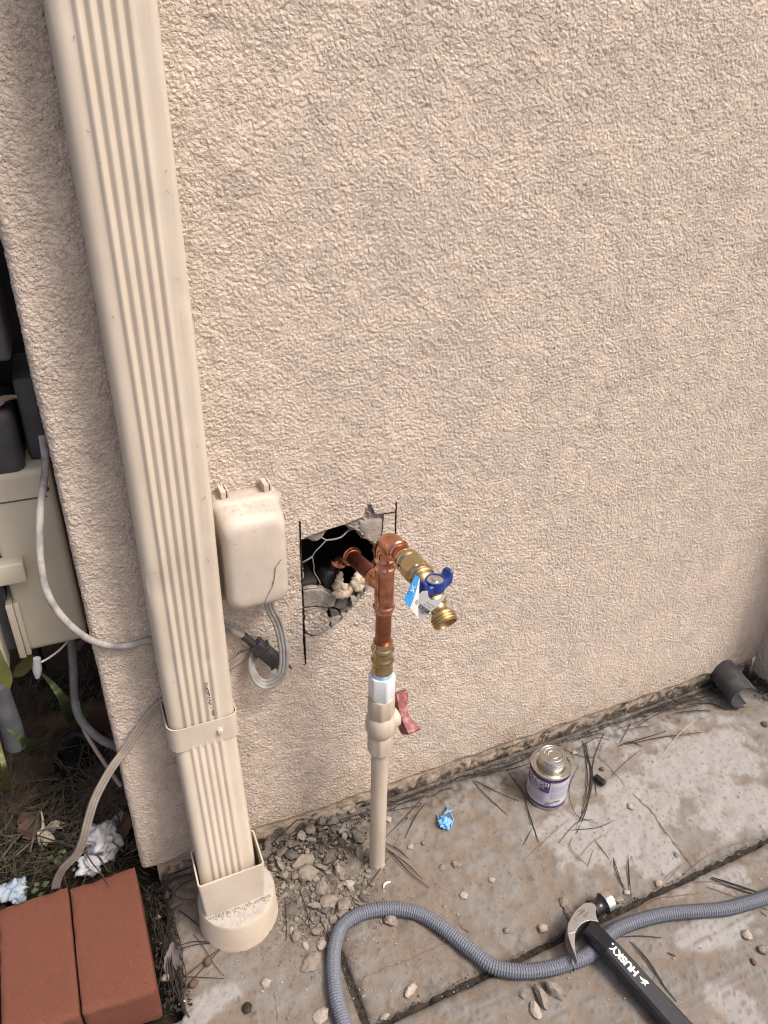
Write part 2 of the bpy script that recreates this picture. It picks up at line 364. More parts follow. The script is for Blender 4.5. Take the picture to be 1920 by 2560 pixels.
def inside(px, py, poly):
    r = np.zeros(px.shape, bool); n = len(poly)
    for i in range(n):
        x1, y1 = poly[i]; x2, y2 = poly[(i + 1) % n]
        if y1 == y2: continue
        c = ((y1 > py) != (y2 > py)) & (px < (x2 - x1) * (py - y1) / (y2 - y1) + x1); r ^= c
    return r
def nearest_on(poly, px, py):
    best = np.full(px.shape, 1e9); bx = np.array(px); by = np.array(py); n = len(poly)
    for i in range(n):
        x1, y1 = poly[i]; x2, y2 = poly[(i + 1) % n]; dx, dy = x2 - x1, y2 - y1; L = dx * dx + dy * dy + 1e-12
        t = np.clip(((px - x1) * dx + (py - y1) * dy) / L, 0, 1); qx = x1 + t * dx; qy = y1 + t * dy
        d = np.hypot(px - qx, py - qy); mk = d < best
        best = np.where(mk, d, best); bx = np.where(mk, qx, bx); by = np.where(mk, qy, by)
    return best, bx, by
def rough_poly(poly, step, amp, rng, straight=()):
    out = []
    n = len(poly)
    for i in range(n):
        a = Vector(poly[i]); b = Vector(poly[(i + 1) % n]); k = max(1, int((b - a).length / step)); nn = Vector((-(b - a).y, (b - a).x)).normalized()
        for j in range(k):
            p = a + (b - a) * (j / k)
            if i not in straight and j: p += nn * rng.uniform(-amp, amp)
            out.append((p.x, p.y))
    return out

# ================================================================== THE SETTING
# ---- wide ground sheet
g_ = MB(); g_.add([(-60, -60, -0.075), (60, -60, -0.075), (60, 60, -0.075), (-60, 60, -0.075)], [(0, 1, 2, 3)])
tag(g_.build('ground', mat('yard_ground', (0.20, 0.165, 0.13), 0.95, c2=(0.13, 0.11, 0.085), scale=3)), kind='structure')

# ---- house wall with its hole
XL, ZL, ZT, XR = -0.045, 0.038, 1.62, 1.345
wall = thing('house_wall', 'beige rough stucco house wall with a ragged hole broken around the copper pipes', 'wall', (0.6, 0.0, 0.0))
DX = 0.0016
s0 = -0.035; ns = int((XR - XL - s0) / DX) + 2; nz = int((ZT - ZL) / DX) + 1
sv = s0 + np.arange(ns) * DX; zv = ZL + np.arange(nz) * DX
SX, SZ = np.meshgrid(sv, zv)
f1 = field(ns, nz, DX, 0.0076, 0.36, 1); f2 = field(ns, nz, DX, 0.0045, 0.28, 2); f3 = field(ns, nz, DX, 0.045, 0.6, 3)
f4 = field(ns, nz, DX, 0.30, 0.6, 4); f5 = field(ns, nz, DX, 0.02, 0.5, 5)
def grains(n, r0, r1, seed):
    g = np.random.default_rng(seed); out = np.zeros(ns * nz); cx = g.uniform(0, ns, n); cz = g.uniform(0, nz, n); rr = g.uniform(r0, r1, n) / DX; hh = g.uniform(.45, 1.0, n) * rr / (r1 / DX)
    el = g.uniform(.75, 1.3, n); ix = np.floor(cx).astype(int); iz = np.floor(cz).astype(int); K = int(r1 * 1.35 / DX) + 1
    for a in range(-K, K + 2):
        for b in range(-K, K + 2):
            X_ = ix + a; Z_ = iz + b; d2 = ((X_ - cx) * el) ** 2 + ((Z_ - cz) / el) ** 2; v = hh * np.sqrt(np.clip(1 - d2 / rr ** 2, 0, 1)); ok = (v > 0) & (X_ >= 0) & (X_ < ns) & (Z_ >= 0) & (Z_ < nz)
            np.maximum.at(out, Z_[ok] * ns + X_[ok], v[ok])
    return out.reshape(nz, ns)
area = (ns * DX) * (nz * DX)
gb = grains(int(area / .0037 ** 2), .0018, .0029, 201); gs = grains(int(area / .0027 ** 2), .0014, .0021, 202)
hgt = np.maximum(1.6 * gb * (0.85 + 0.2 * np.tanh(f3)), 1.0 * gs) * 1.8 - 1.0 + 0.15 * f1 + 0.45 * f2 + 0.05 * f5
fl = 1 / (1 + np.exp(-(f3 * 1.6 + 0.4 * f4 + 0.5 * f5 - 3.3) * 5))          # trowelled flats
coarse = 1 / (1 + np.exp((SX + XL - 0.02) * 60))                  # rounder lace on the corner strip
hgt = np.where(hgt > 1.2, 1.2 + 0.3 * np.tanh(hgt - 1.2), hgt)
hgt = hgt * (1 - 0.95 * fl) + fl * 1.05
hgt = hgt * (1 - 0.25 * coarse) + coarse * 0.18 * f5
low = np.clip(1 - (SZ - ZL) / 0.4, 0, 1)                          # a little smoother towards the foot
H = 0.00074 * (1 - 0.18 * low) * hgt + 0.0009 * f4 * 0.5
rc = 0.010                                                        # rounded outer corner
PX = XL + SX; PY = np.zeros_like(SX)
NXv = np.zeros_like(SX); NYv = -np.ones_like(SX)
arc = rc * math.pi / 2
inarc = (SX < rc) & (SX > rc - arc); th = (rc - SX) / rc
PX = np.where(inarc, XL + rc - rc * np.sin(th), PX); PY = np.where(inarc, rc - rc * np.cos(th), PY)
NXv = np.where(inarc, -np.sin(th), NXv); NYv = np.where(inarc, -np.cos(th), NYv)
end = SX <= rc - arc
PX = np.where(end, XL, PX); PY = np.where(end, rc + (rc - arc - SX), PY); NXv = np.where(end, -1.0, NXv); NYv = np.where(end, 0.0, NYv)
# foot of the stucco rolls in
foot = np.clip((0.010 - (SZ - ZL)) / 0.010, 0, 1)
wav = 0.0018 * field(ns, nz, DX, 0.12, 0.6, 9)[0][None, :]
PZ = SZ + wav * np.clip(1 - (SZ - ZL) / 0.05, 0, 1)
PY2 = PY + 0.008 * foot ** 2 * (-NYv)
Xg = PX + NXv * H; Yg = PY2 + NYv * H; Zg = PZ
rng = random.Random(3)
HOLE = [(.2480, .6120), (.2474, .5000), (.2464, .4423), (.2600, .4355), (.2719, .4369), (.2880, .4420), (.3017, .4491), (.3140, .4610), (.3257, .4723),
        (.3400, .4880), (.3535, .5012), (.3640, .5130), (.3720, .5350), (.3710, .5600), (.3642, .5790), (.3530, .5870), (.3440, .5940), (.3380, .6060), (.3144, .6226), (.2900, .6200), (.2640, .6160)]
MORT = [(.3144, .6226), (.3424, .6287), (.3450, .6390), (.3500, .6480), (.3545, .6470), (.3580, .6380), (.3620, .6300), (.3740, .6280), (.3745, .6080),
        (.3730, .5900), (.3642, .5790), (.3530, .5870), (.3440, .5940), (.3380, .6060)]
CUTL = [(.2462, .6420), (.2484, .6420), (.2486, .3870), (.2466, .3830), (.2448, .4300), (.2460, .5000)]
CUTR = [(.3936, .6420), (.3956, .6430), (.3960, .5880), (.3938, .5800)]
CUTT = [(.3720, .6288), (.3940, .6275), (.3940, .6255), (.3720, .6262)]
HOLE_R = rough_poly(HOLE, 0.004, 0.0011, rng, straight=(0, 1, 18, 19)); MORT_R = rough_poly(MORT, 0.005, 0.0012, rng)
keep = np.ones((nz - 1, ns - 1), bool)
near = (PX > 0.23) & (PX < 0.42) & (SZ > 0.36) & (SZ < 0.68)
for poly in (HOLE_R, MORT_R, CUTL, CUTR, CUTT):
    d, bx, bz = nearest_on(poly, np.where(near, PX, 9.0), SZ)
    mv = near & (d < 0.0008)
    Xg = np.where(mv, bx, Xg); Zg = np.where(mv, bz, Zg)
    cx = 0.25 * (PX[:-1, :-1] + PX[1:, :-1] + PX[:-1, 1:] + PX[1:, 1:]); cz = 0.25 * (SZ[:-1, :-1] + SZ[1:, :-1] + SZ[:-1, 1:] + SZ[1:, 1:])
    keep &= ~(inside(cx, cz, poly) & near[:-1, :-1])
f6 = field(ns, nz, DX, 0.16, 0.7, 11); f7 = field(ns, nz, DX, 0.035, 0.6, 12)
st_ = field(ns, nz // 10 + 2, DX, 0.03, 0.5, 13); st_ = np.repeat(st_, 10, 0)[:nz]                # faint vertical runs
wc = np.array(STUCCO)[None, None, :] * (1 + 0.035 * f6 + 0.02 * f7 + 0.012 * st_)[..., None]
dirt = np.clip((0.085 + 0.03 * f6 + 0.02 * f7 - (SZ - ZL)) / 0.085, 0, 1) ** 1.3 * 0.55                # splash dirt at the foot
grey_col = np.exp(-((PX - 0.295 - 0.006 * f6) / 0.030) ** 2) * np.clip(1 - np.abs(SZ - 0.30) / 0.17, 0, 1) * np.clip(0.55 + 0.35 * f7, 0, 1) * 0.30   # greyer column below the hole
wc = wc * (1 - dirt[..., None]) + np.array([0.36, 0.275, 0.195]) * dirt[..., None]
wc = wc * (1 - grey_col[..., None]) + np.array([0.33, 0.30, 0.26]) * grey_col[..., None]
grid_mesh('stucco_face', Xg, Yg, Zg, keep, M_stucco_f, wall, np.concatenate([np.clip(wc, 0.02, 0.8), np.clip(1 - 0.72 * fl + 0.16 * f3, 0, 1.4)[..., None]], -1))
# upper wall and far side, outside the picture
k_ = MB(); k_.box(XL, XR, 0.002, 0.25, ZT, 2.6); k_.box(XL - 0.0, XL + 0.02, 0.034, 1.6, ZL, 2.6); k_.build('upper_wall', M_stucco, wall)
# underside lip, footing
k_ = MB(); k_.box(XL + 0.002, XR, 0.007, 0.03, ZL - 0.002, ZL + 0.006); k_.build('weep_screed', M_stucco_low, wall)
nf, nfz = 460, 40
fx = np.linspace(-0.022, XR, nf); fz = np.linspace(-0.08, ZL + 0.004, nfz); FX, FZ = np.meshgrid(fx, fz)
ff = field(nf, nfz, 0.003, 0.018, 0.7, 21); ff2 = field(nf, nfz, 0.003, 0.07, 0.6, 22)
FY = 0.006 - 0.0006 * ff - 0.0014 * ff2 + 0.0 * FX
f8 = field(nf, nfz, 0.003, 0.05, 0.7, 23)
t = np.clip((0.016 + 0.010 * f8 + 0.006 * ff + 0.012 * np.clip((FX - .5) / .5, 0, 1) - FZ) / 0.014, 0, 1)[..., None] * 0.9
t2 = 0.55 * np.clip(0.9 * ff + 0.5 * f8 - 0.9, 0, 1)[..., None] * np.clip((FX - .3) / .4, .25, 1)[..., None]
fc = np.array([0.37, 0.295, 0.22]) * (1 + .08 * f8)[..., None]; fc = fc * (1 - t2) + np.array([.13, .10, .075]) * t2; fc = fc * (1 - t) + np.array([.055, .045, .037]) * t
M_foot = mat('footing_render', (.3, .25, .2), .92, attr='col', bump=.9, bscale=420, bdist=.002, spec=.2)
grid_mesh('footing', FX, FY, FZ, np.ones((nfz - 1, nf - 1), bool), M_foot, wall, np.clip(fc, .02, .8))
k_ = MB(); k_.box(-0.0225, -0.010, 0.010, 0.3, -0.08, ZL + 0.003); k_.build('footing_end', M_stucco_low, wall)
# broken stucco edge in the hole
def rim(name, poly, y0, y1, jit, mt, inset=0.0):
    mb = MB(); n = len(poly); c = Vector((sum(p[0] for p in poly) / n, sum(p[1] for p in poly) / n)); rs = []
    steps = 5
    for k in range(steps):
        t = k / (steps - 1); ring = []
        for i, p in enumerate(poly):
            q = Vector(p); d = (c - q).normalized(); a = rng.uniform(-jit, jit) * (1 if 0 < k else 0) + inset * math.sin(t * math.pi)
            q = q + d * a; ring.append((q.x, y0 + (y1 - y0) * t, q.y))
        rs.append(ring)
    mb.rings(rs, True, False, False); return mb.build(name, mt, wall, None)
rim('broken_edge', HOLE_R, -0.0005, 0.026, 0.0036, M_mortar, 0.002)
for poly, nm in ((CUTL, 'saw_cut'), (CUTR, 'saw_cut'), (CUTT, 'saw_cut')):
    mb = MB(); n = len(poly)
    mb.rings([[(p[0], -0.0004, p[1]) for p in poly], [(p[0], 0.013, p[1]) for p in poly]], True, False, True); mb.build(nm, M_mortar_d, wall)
# bare mortar where the finish coat flaked off
def patch(name, poly, y, amp, mt, seed, parent=None):
    xs = [p[0] for p in poly]; zs = [p[1] for p in poly]; d = 0.0016
    nx_ = int((max(xs) - min(xs)) / d) + 3; nz_ = int((max(zs) - min(zs)) / d) + 3
    X, Z = np.meshgrid(min(xs) - d + np.arange(nx_) * d, min(zs) - d + np.arange(nz_) * d)
    Y = y - amp * field(nx_, nz_, d, 0.010, 0.6, seed) - amp * 0.5 * field(nx_, nz_, d, 0.004, 0.4, seed + 1)
    dd, bx, bz = nearest_on(poly, X, Z); mv = dd < 0.0010; X = np.where(mv, bx, X); Z = np.where(mv, bz, Z)
    cx = 0.25 * (X[:-1, :-1] + X[1:, :-1] + X[:-1, 1:] + X[1:, 1:]); cz = 0.25 * (Z[:-1, :-1] + Z[1:, :-1] + Z[:-1, 1:] + Z[1:, 1:])
    return grid_mesh(name, X, Y, Z, inside(cx, cz, poly), mt, parent or wall)
patch('bare_mortar', MORT_R, 0.0045, 0.0011, M_mortar, 40)
rim('flaked_edge', MORT_R, -0.0006, 0.007, 0.0006, M_mortar)
# cavity behind: black paper, stud
k_ = MB(); x0, x1, z0, z1, yb = 0.20, 0.43, 0.38, 0.67, 0.16
k_.add([(x0, .027, z0), (x1, .027, z0), (x1, .027, z1), (x0, .027, z1), (x0, yb, z0), (x1, yb, z0), (x1, yb, z1), (x0, yb, z1)],
       [(4, 5, 6, 7), (0, 1, 5, 4), (1, 2, 6, 5), (2, 3, 7, 6), (3, 0, 4, 7)]); k_.build('wall_cavity', M_paper, wall)

# ---- side wall at the right edge
sw = thing('side_wall', 'return of the stucco wall meeting it at the far right corner', 'wall', (1.45, -0.1, 0.0))
n1, n2 = 34, 400
ys = np.linspace(0.0, -0.13, n1); zs_ = np.linspace(0.0, 1.62, n2); YY, ZZ = np.meshgrid(ys, zs_)
hh = field(n1, n2, 0.004, 0.012, 0.4, 60)
grid_mesh('stucco_face', XR - 0.002 - 0.0012 * hh, YY, ZZ, np.ones((n2 - 1, n1 - 1), bool), M_stucco, sw)
k_ = MB(); k_.box(XR + 0.004, XR + 0.2, -0.127, 0.0, -0.08, 1.62); k_.build('wall_core', M_stucco, sw)

# ---- concrete slabs
JY = -0.343; JW = 0.005
def slab(name, x0, x1, y0, y1, seed, cutL=None, wallside=False, broom=0.0, d=0.0034):
    nx_ = int(round((x1 - x0) / d)) + 1; ny_ = int(round((y1 - y0) / d)) + 1
    xs = np.linspace(x0, x1, nx_); ys = np.linspace(y0, y1, ny_); X, Y = np.meshgrid(xs, ys)
    a = field(nx_, ny_, d, 0.10, 0.7, seed); b = field(nx_, ny_, d, 0.03, 0.6, seed + 1); c = field(nx_, ny_, d, 0.4, 0.6, seed + 2); e = field(nx_, ny_, d, 0.012, 0.5, seed + 3)
    Z = 0.0010 * a + 0.0004 * b + 0.00022 * e
    # tooled round edge towards the joints
    edge = np.minimum(np.minimum(X - x0 if x0 > -0.5 else X * 0 + 1, x1 - X if x1 < 2 else X * 0 + 1), np.minimum(Y - y0 if y0 > -1 else X * 0 + 1, (y1 - Y) if not wallside else X * 0 + 1))
    if cutL: edge = np.where(Y > cutL[1], np.minimum(edge, X - cutL[0]), np.minimum(edge, np.where(X < cutL[0], cutL[1] - Y, 1)))
    wob = np.clip(edge + 0.0003 * b, 0, 1)
    Z = Z - 0.014 * np.clip(1 - wob / 0.0042, 0, 1) ** 1.5 - 0.0035 * np.clip(1 - wob / 0.028, 0, 1) ** 2
    brown = np.array([0.200, 0.163, 0.130]); grey = np.array([0.220, 0.203, 0.184]); pale = np.array([0.300, 0.286, 0.272]); dark = np.array([0.095, 0.078, 0.064]); ochre = np.array([0.165, 0.118, 0.084])
    t = np.clip(0.35 + 0.45 * a + 0.2 * c + 0.6 * np.clip((X - .35) / .5, 0, 1), 0, 1)[..., None]
    colr = (brown * (1 - t) + grey * t) * 0.9
    t = np.clip(0.9 * c + 0.4 * a - 0.6, 0, 1)[..., None] * 0.5; colr = colr * (1 - t) + ochre * t
    # bleached patches with hard edges
    P = [(1480, 2080, .085, .07), (1560, 2110, .09, .05), (1600, 2000, .10, .06), (1400, 2075, .05, .03), (1640, 2150, .06, .035), (1750, 1900, .16, .08), (1830, 2190, .05, .02),
         (1730, 2345, .035, .018), (1800, 2330, .06, .03), (1840, 2540, .035, .035), (1850, 2020, .10, .05), (1530, 1830, .10, .03), (1690, 2210, .05, .02), (480, 2530, .06, .02)]
    q = np.full(X.shape, -1.0)
    for u, v, rx, ry in P:
        gp = G(u, v); q = np.maximum(q, 1 - np.sqrt(((X - gp.x) / rx) ** 2 + ((Y - gp.y) / ry) ** 2))
    t = (1 / (1 + np.exp(-(q + 0.18 * a + 0.10 * b + 0.02 * e) * 15)))[..., None] * 0.85; colr = colr * (1 - t) + pale * t
    # dirt near the wall and joints
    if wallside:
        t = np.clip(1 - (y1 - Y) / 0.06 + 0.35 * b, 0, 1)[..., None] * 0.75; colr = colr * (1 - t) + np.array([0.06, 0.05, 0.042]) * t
        t = np.clip(1 - np.hypot((X - 0.22) / 0.14, (Y + 0.11) / 0.13) + 0.25 * b, 0, 1)[..., None] * 0.9; colr = colr * (1 - t) + np.array([0.135, 0.116, 0.098]) * t
    t = np.clip(1 - wob / 0.02 + 0.3 * b, 0, 1)[..., None] * 0.6; colr = colr * (1 - t) + dark * 0.8 * t
    t = np.clip(e * 0.5 + b * 0.4 - 0.75, 0, 1)[..., None] * 0.8; colr = colr * (1 - t) + dark * t
    if broom:
        br = field(nx_, ny_, d, 0.010, 0.25, seed + 7); br = np.repeat(br[:, :1], nx_, 1) * 0.7 + 0.5 * e
        mk = np.clip(0.55 + 0.6 * a, 0, 1); Z = Z + broom * br * mk; t = np.clip(br * mk * 0.4, 0, .5)[..., None]; colr = colr * (1 - t) + dark * t
    keep_ = np.ones((ny_ - 1, nx_ - 1), bool)
    if cutL:
        cx = 0.5 * (X[:-1, :-1] + X[1:, 1:]); cy = 0.5 * (Y[:-1, :-1] + Y[1:, 1:]); keep_ = ~((cx < cutL[0]) & (cy > cutL[1]))
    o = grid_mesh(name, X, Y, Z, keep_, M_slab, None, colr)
    tag(o, kind='structure'); return o
slab('patio_slab', -0.62, 0.2125, JY + JW / 2, 0.004, 100, cutL=(-0.022, -0.222), wallside=True)
slab('patio_slab', 0.2175, 1.343, JY + JW / 2, 0.004, 120, wallside=True)
slab('patio_slab', -0.62, 2.2, -1.5, JY - JW / 2, 140, broom=0.00035, d=0.005)
# black dirt down in the joints
nx_, ny_ = 560, 5
xs = np.linspace(-0.62, 1.34, nx_); ys = np.linspace(JY - 0.009, JY + 0.009, ny_); X, Y = np.meshgrid(xs, ys)
Z = -0.009 + 0.0018 * field(nx_, ny_, 0.0035, 0.05, 0.8, 90)
tag(grid_mesh('joint_dirt', X, Y, Z, np.ones((ny_ - 1, nx_ - 1), bool), M_grime), kind='structure')
for xa, ya, yb, sd, zq, mq in ((0.215, JY, -0.215, 91, -.007, M_grime), (0.215, -0.215, 0.0, 93, .0002, M_chunk)):
    n = int((yb - ya) / 0.004); ys = np.linspace(ya, yb, n); xs = np.linspace(xa - 0.008, xa + 0.008, 5); X, Y = np.meshgrid(xs, ys)
    Z = zq + 0.0012 * field(5, n, 0.004, 0.03, 0.8, sd)
    tag(grid_mesh('joint_dirt', X, Y, Z, np.ones((n - 1, 4), bool), mq), kind='structure')
# hairline cracks
def crack(pts, wd, seed, zz=0.0019):
    r_ = random.Random(seed); P = resample(spline(pts, 6), 0.006); mb = MB(); k = len(P); L = []; Rr = []
    for i, p in enumerate(P):
        d = (P[min(i + 1, k - 1)] - P[max(i - 1, 0)]).normalized(); nn = Vector((-d.y, d.x, 0)); off = nn * r_.uniform(-.0018, .0018); ww = wd * r_.uniform(.3, 1.2)
        L.append(p + off + nn * ww); Rr.append(p + off - nn * ww)
    v = []; f = []
    for i in range(k): v += [(L[i].x, L[i].y, zz), (Rr[i].x, Rr[i].y, zz)]
    for i in range(k - 1): f.append((2 * i, 2 * i + 1, 2 * i + 3, 2 * i + 2))
    mb.add(v, f); tag(mb.build('slab_crack', M_crack), kind='structure')
crack([G(*CC(*p)) for p in ((800, 590), (880, 670), (960, 770), (1060, 860), (1130, 960), (1210, 1060), (1310, 1180))], 0.0012, 1)
crack([G(*CB(*p)) for p in ((820, 1390), (1000, 1310), (1250, 1210), (1440, 1120))], 0.0007, 2)
crack([G(*CB(*p)) for p in ((240, 1480), (255, 1580), (250, 1687))], 0.0008, 3)
crack([G(*CD(*p)) for p in ((590, 200), (650, 260), (700, 310))], 0.0011, 4)

# ---- soil bed on the left
n1, n2 = 170, 220
xs = np.linspace(-1.6, -0.016, n1); ys = np.linspace(-0.235, 1.8, n2); X, Y = np.meshgrid(xs, ys)
Z = -0.022 + 0.007 * field(n1, n2, 0.0093, 0.09, 0.7, 71) + 0.004 * field(n1, n2, 0.0093, 0.03, 0.5, 72) - 0.01 * np.clip((X + 0.06) / 0.04, 0, 1)
tag(grid_mesh('soil_bed', X, Y, Z, np.ones((n2 - 1, n1 - 1), bool), M_soil), kind='structure')

# ================================================================== DOWNSPOUT
DX0, DX1, DYB, DYF = 0.0305, 0.1215, -0.006, -0.066
def ds_profile(x0, x1, yb, yf, r=0.013, depth=0.0034, shift=0.0):
    pts = []
    for k in range(7): a = R(90 + 90 * k / 6); pts.append((x0 + 0.005 + 0.005 * math.cos(a), yb - 0.005 + 0.005 * math.sin(a)))   # back left
    for k in range(9): a = R(180 + 90 * k / 8); pts.append((x0 + r + r * math.cos(a), yf + r + r * math.sin(a)))
    wd = x1 - x0; a0 = x0 + wd * 0.205; a1 = x0 + wd * 0.785; n = 60
    pts.append((x0 + wd * 0.18, yf))
    for k in range(n + 1):
        t = k / n; s_ = 0.5 - 0.5 * math.cos(2 * math.pi * 5 * t); pts.append((a0 + (a1 - a0) * t, yf - depth * s_ ** 0.8))
    pts.append((x0 + wd * 0.84, yf))
    r2 = 0.009
    for k in range(7): a = R(270 + 90 * k / 6); pts.append((x1 - r2 + r2 * math.cos(a), yf + r2 + r2 * math.sin(a)))
    for k in range(7): a = R(0 + 90 * k / 6); pts.append((x1 - 0.005 + 0.005 * math.cos(a), yb - 0.005 + 0.005 * math.sin(a)))
    return pts
ds = thing('downspout', 'ribbed beige metal downspout running down the corner of the wall', 'downspout', (0.076, -0.036, 0.09))
pr = ds_profile(DX0, DX1, DYB, DYF); rs = []
r_ = random.Random(5)
dents = [(r_.uniform(DX0, DX1), r_.uniform(.45, 1.25), r_.uniform(.0005, .0013), r_.uniform(.008, .022)) for k in range(16)]
for z in np.linspace(0.372, 1.75, 170):
    dxx = 0.0006 * math.sin(z * 9); dyy = 0.0005 * math.sin(z * 13 + 1)
    rs.append([(p[0] + dxx, p[1] + dyy + (sum(d * math.exp(-((p[0] - a) ** 2 + (z - b) ** 2) / c ** 2) for a, b, d, c in dents) if p[1] < DYF + .004 else 0), z) for p in pr])
mb = MB().rings(rs, True, False, False); mb.build('upper_pipe', M_down, ds, 35)
# lower length, pulled away from the wall at the foot
pr2 = ds_profile(DX0 + 0.003, DX1 - 0.002, DYB - 0.002, DYF + 0.004, depth=0.003); rs = []
for z in np.linspace(0.085, 0.40, 16):
    t = (0.40 - z) / 0.315; rs.append([(p[0] + 0.0025 * t, p[1] - 0.052 * t, z) for p in pr2])
MB().rings(rs, True, False, False).build('lower_pipe', M_down, ds, 35)
# strap
ZS0, ZS1 = 0.350, 0.392
sp = []
for k in range(9): a = R(180 + 90 * k / 8); sp.append((DX0 - 0.004 + 0.016 + 0.016 * math.cos(a), DYF - 0.006 + 0.016 + 0.016 * math.sin(a)))
for k in range(7): a = R(270 + 90 * k / 6); sp.append((DX1 + 0.002 - 0.011 + 0.011 * math.cos(a), DYF - 0.006 + 0.011 + 0.011 * math.sin(a)))
sp = [(DX0 - 0.004, 0.001)] + sp + [(DX1 + 0.002, 0.001)]
inn = []
cxm = (DX0 + DX1) / 2
for x, y in sp: inn.append((x + (0.0012 if x < cxm else -0.0012), y + (0.0012 if y < -0.01 else 0)))
mb = MB(); n = len(sp); vs = []
for (x, y) in sp: vs += [(x, y, ZS0), (x, y, ZS1)]
for (x, y) in inn: vs += [(x, y, ZS0), (x, y, ZS1)]
fs = []
for i in range(n - 1):
    fs.append((2 * i, 2 * i + 2, 2 * i + 3, 2 * i + 1)); q = 2 * n; fs.append((q + 2 * i, q + 2 * i + 1, q + 2 * i + 3, q + 2 * i + 2))
    fs.append((2 * i + 1, 2 * i + 3, q + 2 * i + 3, q + 2 * i + 1)); fs.append((2 * i, q + 2 * i, q + 2 * i + 2, 2 * i + 2))
mb.add(vs, fs); strap = mb.build('strap', M_down, ds, 40)
mb = MB(); sc = (DX0 + 0.066, DYF - 0.0058, 0.371)
mb.lathe([(0.0052, 0), (0.0052, 0.0012), (0.0034, 0.0015), (0.0034, 0.0045, 6), (0.0028, 0.0052, 6)], sc, (0, -1, 0), 24)
o = mb.build('screw', M_down, strap, 40); o.matrix_parent_inverse = Matrix.Identity(4)
# scuffs, dark drip under the pipe
mb = MB(); r_ = random.Random(12)
for k in range(70):
    t = r_.random(); z = 0.40 + 0.062 * t + r_.uniform(-.002, .002); x = DX0 + 0.0605 - 0.006 * t + r_.gauss(0, 0.0011)
    s_ = r_.uniform(.0003, .0013); mb.add([(x - s_, DYF - 0.0042, z), (x, DYF - 0.0043, z - s_ * 1.3), (x + s_ * .8, DYF - 0.0042, z + s_ * .4), (x, DYF - 0.0042, z + s_)], [(0, 1, 2, 3)])
mb.build('dirt_streak', M_grime, ds)['kind'] = 'stuff'
mb = MB()
for k in range(24):
    z = r_.uniform(.42, 1.25); x = r_.choice([r_.uniform(DX0 + .012, DX0 + .019), r_.uniform(DX1 - .014, DX1 - .009)]); l_ = r_.uniform(.0004, .0035) * r_.random(); w_ = r_.uniform(.0002, .0005); a_ = r_.uniform(-.9, .9)
    vx_, vz_ = math.sin(a_) * l_, math.cos(a_) * l_; y_ = DYF - .0010
    mb.add([(x - vx_ - w_, y_, z - vz_), (x - vx_ + w_, y_, z - vz_), (x + vx_ + w_, y_, z + vz_), (x + vx_ - w_, y_, z + vz_)], [(0, 1, 2, 3)])
mb.build('scuff_marks', mat('scuff', (.22, .18, .145), .8), ds)['kind'] = 'stuff'
stone_me = None
# ---- adapter at the foot
ad = thing('drain_adapter', 'beige square to round drain adapter under the foot of the downspout', 'drain adapter', (0.087, -0.104, 0.0))
AX, AY, AR = 0.0870, -0.1055, 0.0615
col_ = MB().lathe([(AR + 0.0015, -0.004), (AR + 0.0015, 0.004), (AR, 0.006), (AR - 0.001, 0.050), (AR - 0.0035, 0.054)], (AX, AY, 0), (0, 0, 1), 64, cap0=False, cap1=False).build('round_collar', M_cup_lo, ad, 40)
mb = MB().lathe([(AR - 0.0034, 0.0540), (AR - 0.006, 0.0548), (0.0, 0.0550)], (AX, AY, 0), (0, 0, 1), 64, cap0=False, cap1=False); mb.build('collar_top', M_cup_top, ad, 40)
CX0, CX1, CY0, CY1, CZ0, CZ1 = 0.0300, 0.1310, -0.1310, -0.0640, 0.054, 0.133
def rring(x0, x1, y0, y1, r, z, n=5): return [((x0 + x1) / 2 + p[0], (y0 + y1) / 2 + p[1], z) for p in rrect(x1 - x0, y1 - y0, r, n)]
tk = 0.0028
mb = MB().rings([rring(CX0 + .004, CX1 - .004, CY0 + .002, CY1, .004, CZ0), rring(CX0, CX1, CY0, CY1, .005, CZ1 - .002), rring(CX0 + .0004, CX1 - .0004, CY0 + .0004, CY1 - .0004, .005, CZ1),
                 rring(CX0 + tk, CX1 - tk, CY0 + tk, CY1 - tk, .003, CZ1), rring(CX0 + tk + .003, CX1 - tk - .003, CY0 + tk + .002, CY1 - tk, .003, CZ0 + .004)], True, False, True)
mb.build('square_socket', M_cup, ad, 40)
# embossed mark on the collar top
def emb(x, y): return (AX - 0.012 + x, AY - 0.0545 + y + 0.25 * x, 0.0556)
lettering('embossed_mark', 'S&D 4', 0.013, emb, M_cup, ad)
mb = MB(); r_ = random.Random(4)
for k in range(240):
    x = r_.uniform(CX0 + 0.006, CX1 + 0.004); y = CY0 - abs(r_.gauss(0, 0.0045)); s_ = r_.uniform(.0004, .0013)
    if math.hypot(x - AX, y - AY) > AR - 0.004: continue
    mb.add([(x - s_, y, .0552), (x, y - s_, .0552), (x + s_, y, .0552), (x, y + s_, .0552), (x, y, .0552 + s_ * 1.2)], [(0, 1, 4), (1, 2, 4), (2, 3, 4), (3, 0, 4)])
o = mb.build('dust_grains', M_mortar, ad); o['kind'] = 'stuff'

